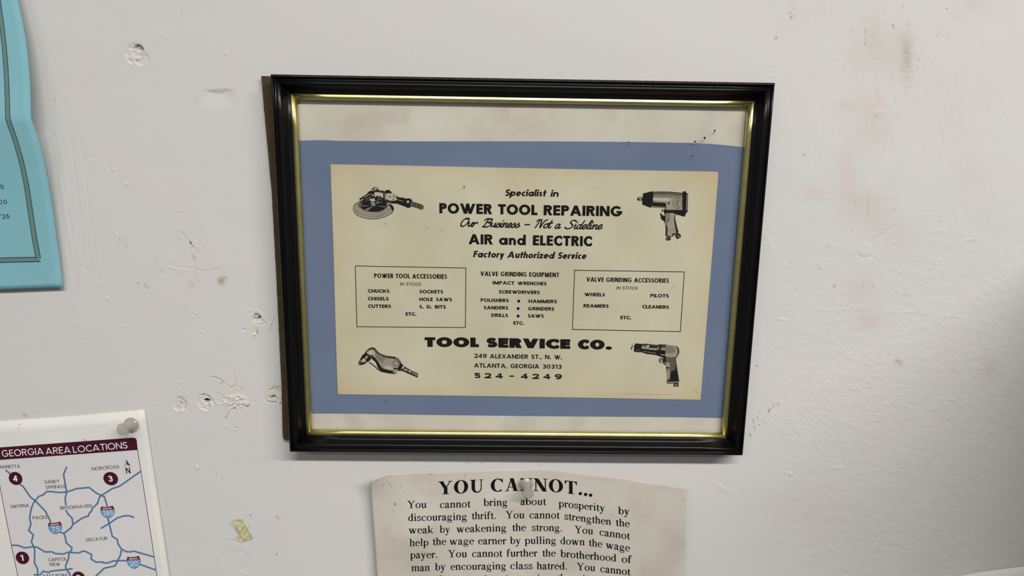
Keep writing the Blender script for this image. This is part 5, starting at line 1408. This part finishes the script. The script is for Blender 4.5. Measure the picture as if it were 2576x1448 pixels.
for n_, x0, x1, y0, y1, tx0, tx1, tb, c in (('285', 253.2, 288.7, 1271.9, 1303.6, 260, 284.6, 1294.8, 10.8), ('75', 121.6, 156.5, 1312, 1343.6, 130, 151.2, 1336, 12), ('20', 319.4, 354, 1398.2, 1430.4, 327.2, 348, 1422.8, 11.8)):
    cx_, w_ = (x0 + x1) / 2, (x1 - x0) / 2
    hgt = y1 - y0
    def sh(u, v): return (cx_ + u * w_ + (v - .5) * hgt * .13, y0 + v * hgt - u * w_ * .06)
    full = [(-.82, .02), (-.3, .07), (.3, .06), (.82, .0), (.95, .18), (1.0, .45), (.86, .68), (.5, .88), (.08, 1.0), (-.08, 1.0), (-.5, .9), (-.86, .70), (-1.0, .45), (-.95, .2)]
    fl = Flat(s_map, LF * 1.6); fl.add([sh(u, v) for u, v in full]); m_ = child(fl, 'route_shield', ROAD, handout, 'interstate shield numbered ' + n_)
    fl = Flat(s_map, LF * 1.9); fl.add([sh(u * .93, .5 + (v - .5) * .94) for u, v in full]); o = fl.build('shield_face', SHIELD); o.parent = m_
    fl = Flat(s_map, LF * 2.2); fl.add([sh(u, v) for u, v in [(-.82, .02), (-.3, .07), (.3, .06), (.82, .0), (.95, .18), (.98, .30), (-.98, .30), (-.95, .2)]]); o = fl.build('shield_top', SHRED); o.parent = m_
    fl = Flat(s_map, LF * 2.7)
    text(fl, n_, tx0, tx1, [(tx0, tb + .6), (tx1, tb - .6)], c, wv=.14, wh=.12, gap=.16, up=UPM)
    a0, a1 = sh(-.62, .26), sh(.62, .25)
    text(fl, 'INTERSTATE', a0[0], a1[0], [a0, a1], 3.6, wv=.2, wh=.16, gap=.16, up=UPM)
    o = fl.build('shield_lettering', WHITEINK); o.parent = m_
PENM = mat_plain('pencil_speck', (0.10, 0.07, 0.06), 0.7, 0.2)
fl = Flat(s_map, LF)
for x_, y_, r in ((49.2, 1067.8, 1.1), (46, 1078.2, 1.0), (305.5, 1137.3, 1.0), (332.6, 1087.5, 1.2)): fl.add(circle(x_, y_, r, r, 8))
for q in ([(211, 1107.5), (212.5, 1103), (214, 1108)], [(216, 1108), (218, 1106)]):
    for g in ribbon(q, .8): fl.add(g)
tag(child(fl, 'ink_speck', PENM, handout), None, None, 'stuff')

# --- typed text sheet under the frame
CREAM = mat_noise('grubby_cream_paper', (0.500, 0.462, 0.400), (0.560, 0.522, 0.460), 18, 0.75, 0.15, detail=5, c3=(0.450, 0.408, 0.345), s3=24, bump=0.00003)


def s_typed(x, y):
    x = np.asarray(x, float); y = np.asarray(y, float)
    dx = x - 1325
    h_ = np.where(dx < 0, 6.0 * (1 - np.exp(-(dx / 260) ** 2)), 11.0 * (1 - np.exp(-(dx / 300) ** 2)))
    h_ = h_ * (.65 + .35 * np.exp(-((y - 1222) / 220) ** 2)) + 1.0 + 1.5 * np.clip((y - 1240) / 200, 0, 1) * np.exp(-(dx / 260) ** 2)
    # curled top left corner and a soft buckle under the pin
    c = np.clip((1030 - x) / 100, 0, 1) * np.clip((1262 - y) / 75, 0, 1)
    h_ += 9.0 * c ** 2
    h_ += .9 * np.exp(-((x - 1262) / 34) ** 2 - ((y - 1262) / 20) ** 2) + .5 * np.sin(x / 47 + y / 60) * np.clip(np.abs(dx) / 80, 0, 1)
    h_ -= .5 * np.exp(-((x - 1325) / 50) ** 2 - ((y - 1215) / 35) ** 2)
    return h_ * .001


TOPE = [(930.8, 1212), (933, 1208.5), (940, 1205), (955, 1198.5), (975.2, 1190.6), (985, 1189.6), (993.6, 1189.5), (1040, 1187), (1100, 1185.8), (1160.5, 1183.7), (1215, 1181.4), (1264, 1178.8), (1277, 1179.2), (1290.7, 1180.5), (1325, 1179), (1360.8, 1177.8),
        (1400, 1181), (1461, 1189.4), (1520, 1196), (1577.9, 1202.7), (1610, 1208), (1640, 1213.5), (1680, 1219), (1720, 1224.8), (1726, 1226.5)]
tp = smooth_path(TOPE, 4)
d_ = np.concatenate([[0], np.cumsum(np.abs(np.diff(tp[:, 0])))]); d_ /= d_[-1]
tq = np.linspace(0, 1, 150)
ta = np.stack([np.interp(tq, d_, tp[:, 0]), np.interp(tq, d_, tp[:, 1])], 1)
rows = []
for v_ in np.concatenate([np.linspace(0, .3, 60)[:-1], np.linspace(.3, 1, 30)]):
    y_ = ta[:, 1] + 1000 * v_
    fx = (ta[:, 0] - 930.8) / (1726 - 930.8)
    lx_ = np.interp(930 + 0 * y_ + 1212 * 0 + (1212 + 1000 * v_) * 1.0 - 930, [1212, 1282, 1448, 2212], [930.8, 936, 947.5, 1010])
    rx_ = np.interp(1226 + 1000 * v_, [1226, 1448, 2226], [1726, 1722.4, 1690])
    rows.append(np.stack([lx_ + (rx_ - lx_) * fx, y_], 1))
typed = empty('typed_sheet', unproj(1325, 1300, .004), 'grubby cream sheet of black serif text pinned below the frame, corners curling', 'poster')
adopt(sheet_from('paper', rows, s_typed, CREAM, .0002), typed)
TL_ = .00022
TB = [(1104, 1243), (1130, 1241.8), (1160, 1240), (1190, 1238.6), (1217, 1237.4), (1250, 1235.6), (1300, 1234), (1345, 1234), (1380, 1235.6), (1410, 1238), (1440, 1242), (1470, 1244.2), (1495, 1247)]
fl = Flat(s_typed, TL_)
TK = dict(glyph=serif, wv=1, wh=1, up=(-.005, -1.0))
text(fl, 'YOU', 1102.5, 1218.5, TB, 48.5, gap=.02, **TK)
text(fl, 'CA', 1233, 1306, TB, 47.5, gap=-.01, **TK)
text(fl, 'N', 1306, 1341, TB, 47.5, gap=.0, **TK)
text(fl, 'NOT', 1341, 1453.5, TB, 47.5, gap=.01, **TK)
for x_, y_ in ((1460, 1240.8), (1473.3, 1243), (1485.8, 1244.8)): fl.add(circle(x_, y_, 4.3, 4.1))
child(fl, 'heading_text', INK2, typed, 'large bold serif heading')


def T4(l):
    return [(w, 860 + a / 2.995, 860 + b / 2.995, 965 + y0 / 2.995, 965 + y1 / 2.995) for w, a, b, y0, y1 in l]


TK['wv'] = 0
LINES = [
    [('You', 492, 640, 936, 934), ('cannot', 737, 970, 935, 929), ('bring', 1068, 1250, 919, 917), ('about', 1345, 1540, 912, 912), ('prosperity', 1633, 1985, 925, 962), ('by', 2083, 2170, 980, 987)],
    [('discouraging', 498, 945, 1034, 1024), ('thrift.', 978, 1165, 1020, 1017), ('You', 1232, 1378, 1013, 1012), ('cannot', 1412, 1642, 1012, 1015), ('strengthen', 1675, 2030, 1020, 1064), ('the', 2063, 2170, 1068, 1080)],
    [('weak', 503, 690, 1127, 1123), ('by', 738, 818, 1122, 1120), ('weakening', 863, 1242, 1119, 1109), ('the', 1283, 1388, 1108, 1107), ('strong.', 1430, 1665, 1107, 1110), ('You', 1752, 1895, 1122, 1134), ('cannot', 1940, 2172, 1140, 1172)],
    [('help', 510, 655, 1223, 1218), ('the', 683, 788, 1214, 1212), ('wage', 810, 997, 1212, 1208), ('earner', 1025, 1240, 1208, 1207), ('by', 1268, 1350, 1206, 1205), ('pulling', 1378, 1617, 1205, 1205), ('down', 1645, 1832, 1206, 1217), ('the', 1860, 1963, 1220, 1232), ('wage', 1988, 2172, 1236, 1263)],
    [('payer.', 515, 725, 1314, 1310), ('You', 798, 945, 1306, 1305), ('cannot', 980, 1210, 1304, 1302), ('further', 1241, 1475, 1301, 1300), ('the', 1510, 1612, 1300, 1300), ('brotherhood', 1648, 2070, 1303, 1338), ('of', 2106, 2185, 1344, 1350)],
    [('man', 523, 665, 1412, 1408), ('by', 703, 783, 1405, 1402), ('encouraging', 818, 1240, 1402, 1396), ('class', 1268, 1438, 1395, 1395), ('hatred.', 1468, 1702, 1396, 1398), ('You', 1768, 1912, 1402, 1411), ('cannot', 1946, 2175, 1416, 1442)]]
for L_ in LINES:
    for w, x0, x1, y0, y1 in T4(L_):
        fl = Flat(s_typed, TL_)
        text(fl, w, x0, x1, [(x0, y0), (x1, y1)], 27.6, gap=.0, **TK)
        child(fl, 'printed_word', INK2, typed)
# the next line shows only the tips of its tall letters
for w, x0, x1, y0 in [('h', 1105.5, 1119, 1465.4), ('h', 1219, 1232.5, 1465.4), ('d', 1266, 1279.5, 1465.8), ('i', 1351.5, 1359, 1462.6), ('th', 1402, 1423, 1461.4), ('i', 1465, 1472.5, 1464.6), ('t', 1483, 1491, 1465), ('i', 1499.5, 1507, 1466.4)]:
    fl = Flat(s_typed, TL_)
    text(fl, w, x0, x1, [(x0, y0), (x1, y0)], 27.6, gap=.0, **TK)
    child(fl, 'printed_word', INK2, typed)
STAIN = mat_plain('brown_paper_stain', (0.35, 0.305, 0.245), 0.8, 0.1)
fl = Flat(s_typed, TL_ * .8)
for x_, y_, rx_, ry_ in ((993.8, 1267, 3.6, 4.4), (964.8, 1219, 1.6, 2.2), (1123, 1197, 1.6, 1.3), (1718, 1257, 1.8, 1.6), (1085, 1192.5, 3, 1.2), (1140.5, 1282.5, 1, 1), (1345, 1339, 1.4, .8), (1628, 1300, .9, .9), (1692, 1380, 2.4, .8), (990, 1284, 1.5, 1), (1377, 1306, 1.4, .9)):
    fl.add(circle(x_, y_, rx_, ry_, 10))
for q in ([(1168, 1202), (1172, 1191)], [(1085, 1240), (1092, 1238.5)], [(1326, 1279.5), (1330, 1280.8), (1335, 1279.5)], [(1006, 1229), (1012, 1218)], [(975, 1210), (985, 1224), (990, 1227)]):
    for g in ribbon(q, 1.0): fl.add(g)
tag(child(fl, 'stain_mark', STAIN, typed), None, None, 'stuff')

# ------------------------------------------------------------------ clear push pins
mp_, nt, b = new_mat('clear_push_pin_plastic')
b.inputs['Base Color'].default_value = (0.46, 0.44, 0.40, 1)
b.inputs['Roughness'].default_value = 0.12
b.inputs['Specular IOR Level'].default_value = 0.7
tr = nt.nodes.new('ShaderNodeBsdfTransparent'); tr.inputs[0].default_value = (0.93, 0.92, 0.89, 1)
lw = nt.nodes.new('ShaderNodeLayerWeight'); lw.inputs['Blend'].default_value = 0.45
mr = nt.nodes.new('ShaderNodeMapRange'); mr.inputs['To Min'].default_value = 0.46; mr.inputs['To Max'].default_value = 0.80
nt.links.new(lw.outputs['Facing'], mr.inputs['Value'])
ms = nt.nodes.new('ShaderNodeMixShader')
nt.links.new(mr.outputs['Result'], ms.inputs[0]); nt.links.new(tr.outputs[0], ms.inputs[1]); nt.links.new(b.outputs[0], ms.inputs[2])
nt.links.new(ms.outputs[0], nt.nodes['Material Output'].inputs['Surface'])
STEEL = mat_plain('steel_needle', (0.35, 0.35, 0.36), 0.25, 0.5, 1.0)


def lathe(name, prof, base, axis, mat, seg=40):
    z = Vector(axis).normalized()
    xv = z.orthogonal().normalized(); yv = z.cross(xv)
    V, F = [], []
    for t, r in prof:
        for k in range(seg):
            a_ = 2 * math.pi * k / seg
            V.append(Vector(base) + z * t + xv * (r * math.cos(a_)) + yv * (r * math.sin(a_)))
    n = len(prof)
    for i in range(n - 1):
        for k in range(seg):
            F.append((i * seg + k, i * seg + (k + 1) % seg, (i + 1) * seg + (k + 1) % seg, (i + 1) * seg + k))
    F.append(list(range(seg))[::-1]); F.append([(n - 1) * seg + k for k in range(seg)])
    return mesh_obj(name, V, F, mat, smooth=True)


def pin(bx, by, bd, hx, hy, hd, label, k=1.0):
    A = Vector(unproj(bx, by, bd)); B = Vector(unproj(hx, hy, hd))
    ax = (B - A); L = ax.length; ax.normalize()
    root = empty('push_pin', A, label, 'push pin')
    s = .001 * k
    prof = [(0, 4.6 * s), (.0002, 4.9 * s), (.0008, 4.9 * s), (.0011, 4.7 * s), (.0016, 3.9 * s), (.0024, 3.3 * s), (.0036, 2.75 * s), (L * .5, 2.3 * s), (L - .0028, 2.4 * s), (L - .0018, 2.9 * s), (L - .0012, 3.8 * s), (L - .0008, 4.05 * s), (L - .0002, 4.05 * s), (L, 3.8 * s)]
    adopt(lathe('pin_body', prof, A, ax, mp_), root)
    nd = lathe('needle', [(-bd - .004, .00012), (-bd - .002, .00045), (-.0001, .00050)], A, ax, STEEL, 14)
    adopt(nd, root)
    return root


pin(331, 1067, .0024, 307.5, 1079.5, .0128, 'clear plastic push pin in the top right corner of the road map sheet')
pin(1323, 1216.5, .0022, 1328.5, 1241.5, .0125, 'clear plastic push pin through the heading of the typed sheet', .98)

# ------------------------------------------------------------------ scrap of old tape
mt, nt, b = new_mat('yellowed_clear_tape')
N, L = nt.nodes, nt.links
tc = N.new('ShaderNodeTexCoord'); nz = N.new('ShaderNodeTexNoise'); nz.inputs['Scale'].default_value = 420; nz.inputs['Detail'].default_value = 4
L.new(tc.outputs['Object'], nz.inputs['Vector'])
cr = N.new('ShaderNodeValToRGB'); cr.color_ramp.elements[0].color = (0.40, 0.36, 0.17, 1); cr.color_ramp.elements[1].color = (0.60, 0.56, 0.36, 1)
cr.color_ramp.elements[0].position = .38; cr.color_ramp.elements[1].position = .62
L.new(nz.outputs['Fac'], cr.inputs['Fac']); L.new(cr.outputs['Color'], b.inputs['Base Color'])
b.inputs['Roughness'].default_value = .28
bp = N.new('ShaderNodeBump'); bp.inputs['Distance'].default_value = .0002; L.new(nz.outputs['Fac'], bp.inputs['Height']); L.new(bp.outputs['Normal'], b.inputs['Normal'])


def k14(x, y): return (560 + x / 14.48, 1280 + y / 14.48)


poly = [k14(*p) for p in [(325, 430), (420, 400), (500, 365), (690, 345), (735, 420), (800, 560), (870, 670), (960, 840), (1040, 960), (1070, 1080), (960, 1120), (820, 1155), (680, 1185), (590, 1130), (510, 1000), (580, 950), (560, 870), (500, 770), (420, 650), (380, 600), (390, 520)]]
p = np.array(poly)[::-1] if area2(np.array(poly)) > 0 else np.array(poly)
A = unproj(p[:, 0], p[:, 1], .00085 + .0004 * (vnoise(p[:, 0], p[:, 1], 9, 9, 5) + .5)); B = A + np.array((0, .0002, 0)); n = len(A)
tape = mesh_obj('tape_scrap', np.concatenate([A, B]), [list(range(n)), list(range(n, 2 * n))[::-1]] + [(i, n + i, n + (i + 1) % n, (i + 1) % n) for i in range(n)], mt)
tag(tape, 'small torn scrap of yellowed tape stuck on the wall between the two lower sheets', 'tape')

# ------------------------------------------------------------------ lower right: edge of a white sheet, and the brown cabinet added out of view to shade the corner
rows = []
for v_ in np.linspace(0, 1, 24):
    xx = np.linspace(2360, 3150, 60)
    y0 = 1452 - (xx - 2360) * .13 + 6 * np.exp(-((xx - 2360) / 60) ** 2)
    rows.append(np.stack([xx, y0 + 700 * v_], 1))


def s_white(x, y):
    x = np.asarray(x, float); y = np.asarray(y, float)
    return (1.2 + 14 * (1 - np.exp(-np.clip(x - 2360, 0, 900) / 240))) * .001


ws = empty('white_sheet', unproj(2560, 1500, .01), 'plain white sheet whose top edge just shows at the bottom right corner', 'paper')
adopt(sheet_from('paper', rows, s_white, mat_noise('plain_white_paper', (0.66, 0.65, 0.63), (0.69, 0.68, 0.66), 20, .7, .2)), ws)

WOOD = mat_noise('brown_blocker_wood', (0.045, 0.022, 0.014), (0.085, 0.045, 0.03), 16, 0.5, 0.4, stretch=(1, 1, 8))
CX = float(unproj(2584, 1448, 0)[0])
ZT = float(unproj(2576, 560, 0)[2])
blocker_root = empty('corner_blocker', (CX + .1, -.05, 1.25), 'brown wooden cabinet added unseen right of the view to shade the corner', 'blocker')
v, f = box_verts(CX, CX + .40, -.230, -.002, .95, ZT)  # added body, unseen, blocks lamp light from the right
adopt(bevel(mesh_obj('blocker_body', v, f, WOOD)), blocker_root)
v, f = box_verts(CX + .002, CX + .398, -.248, -.2305, .955, ZT - .005)
adopt(bevel(mesh_obj('blocker_front', v, f, WOOD), .002), blocker_root)
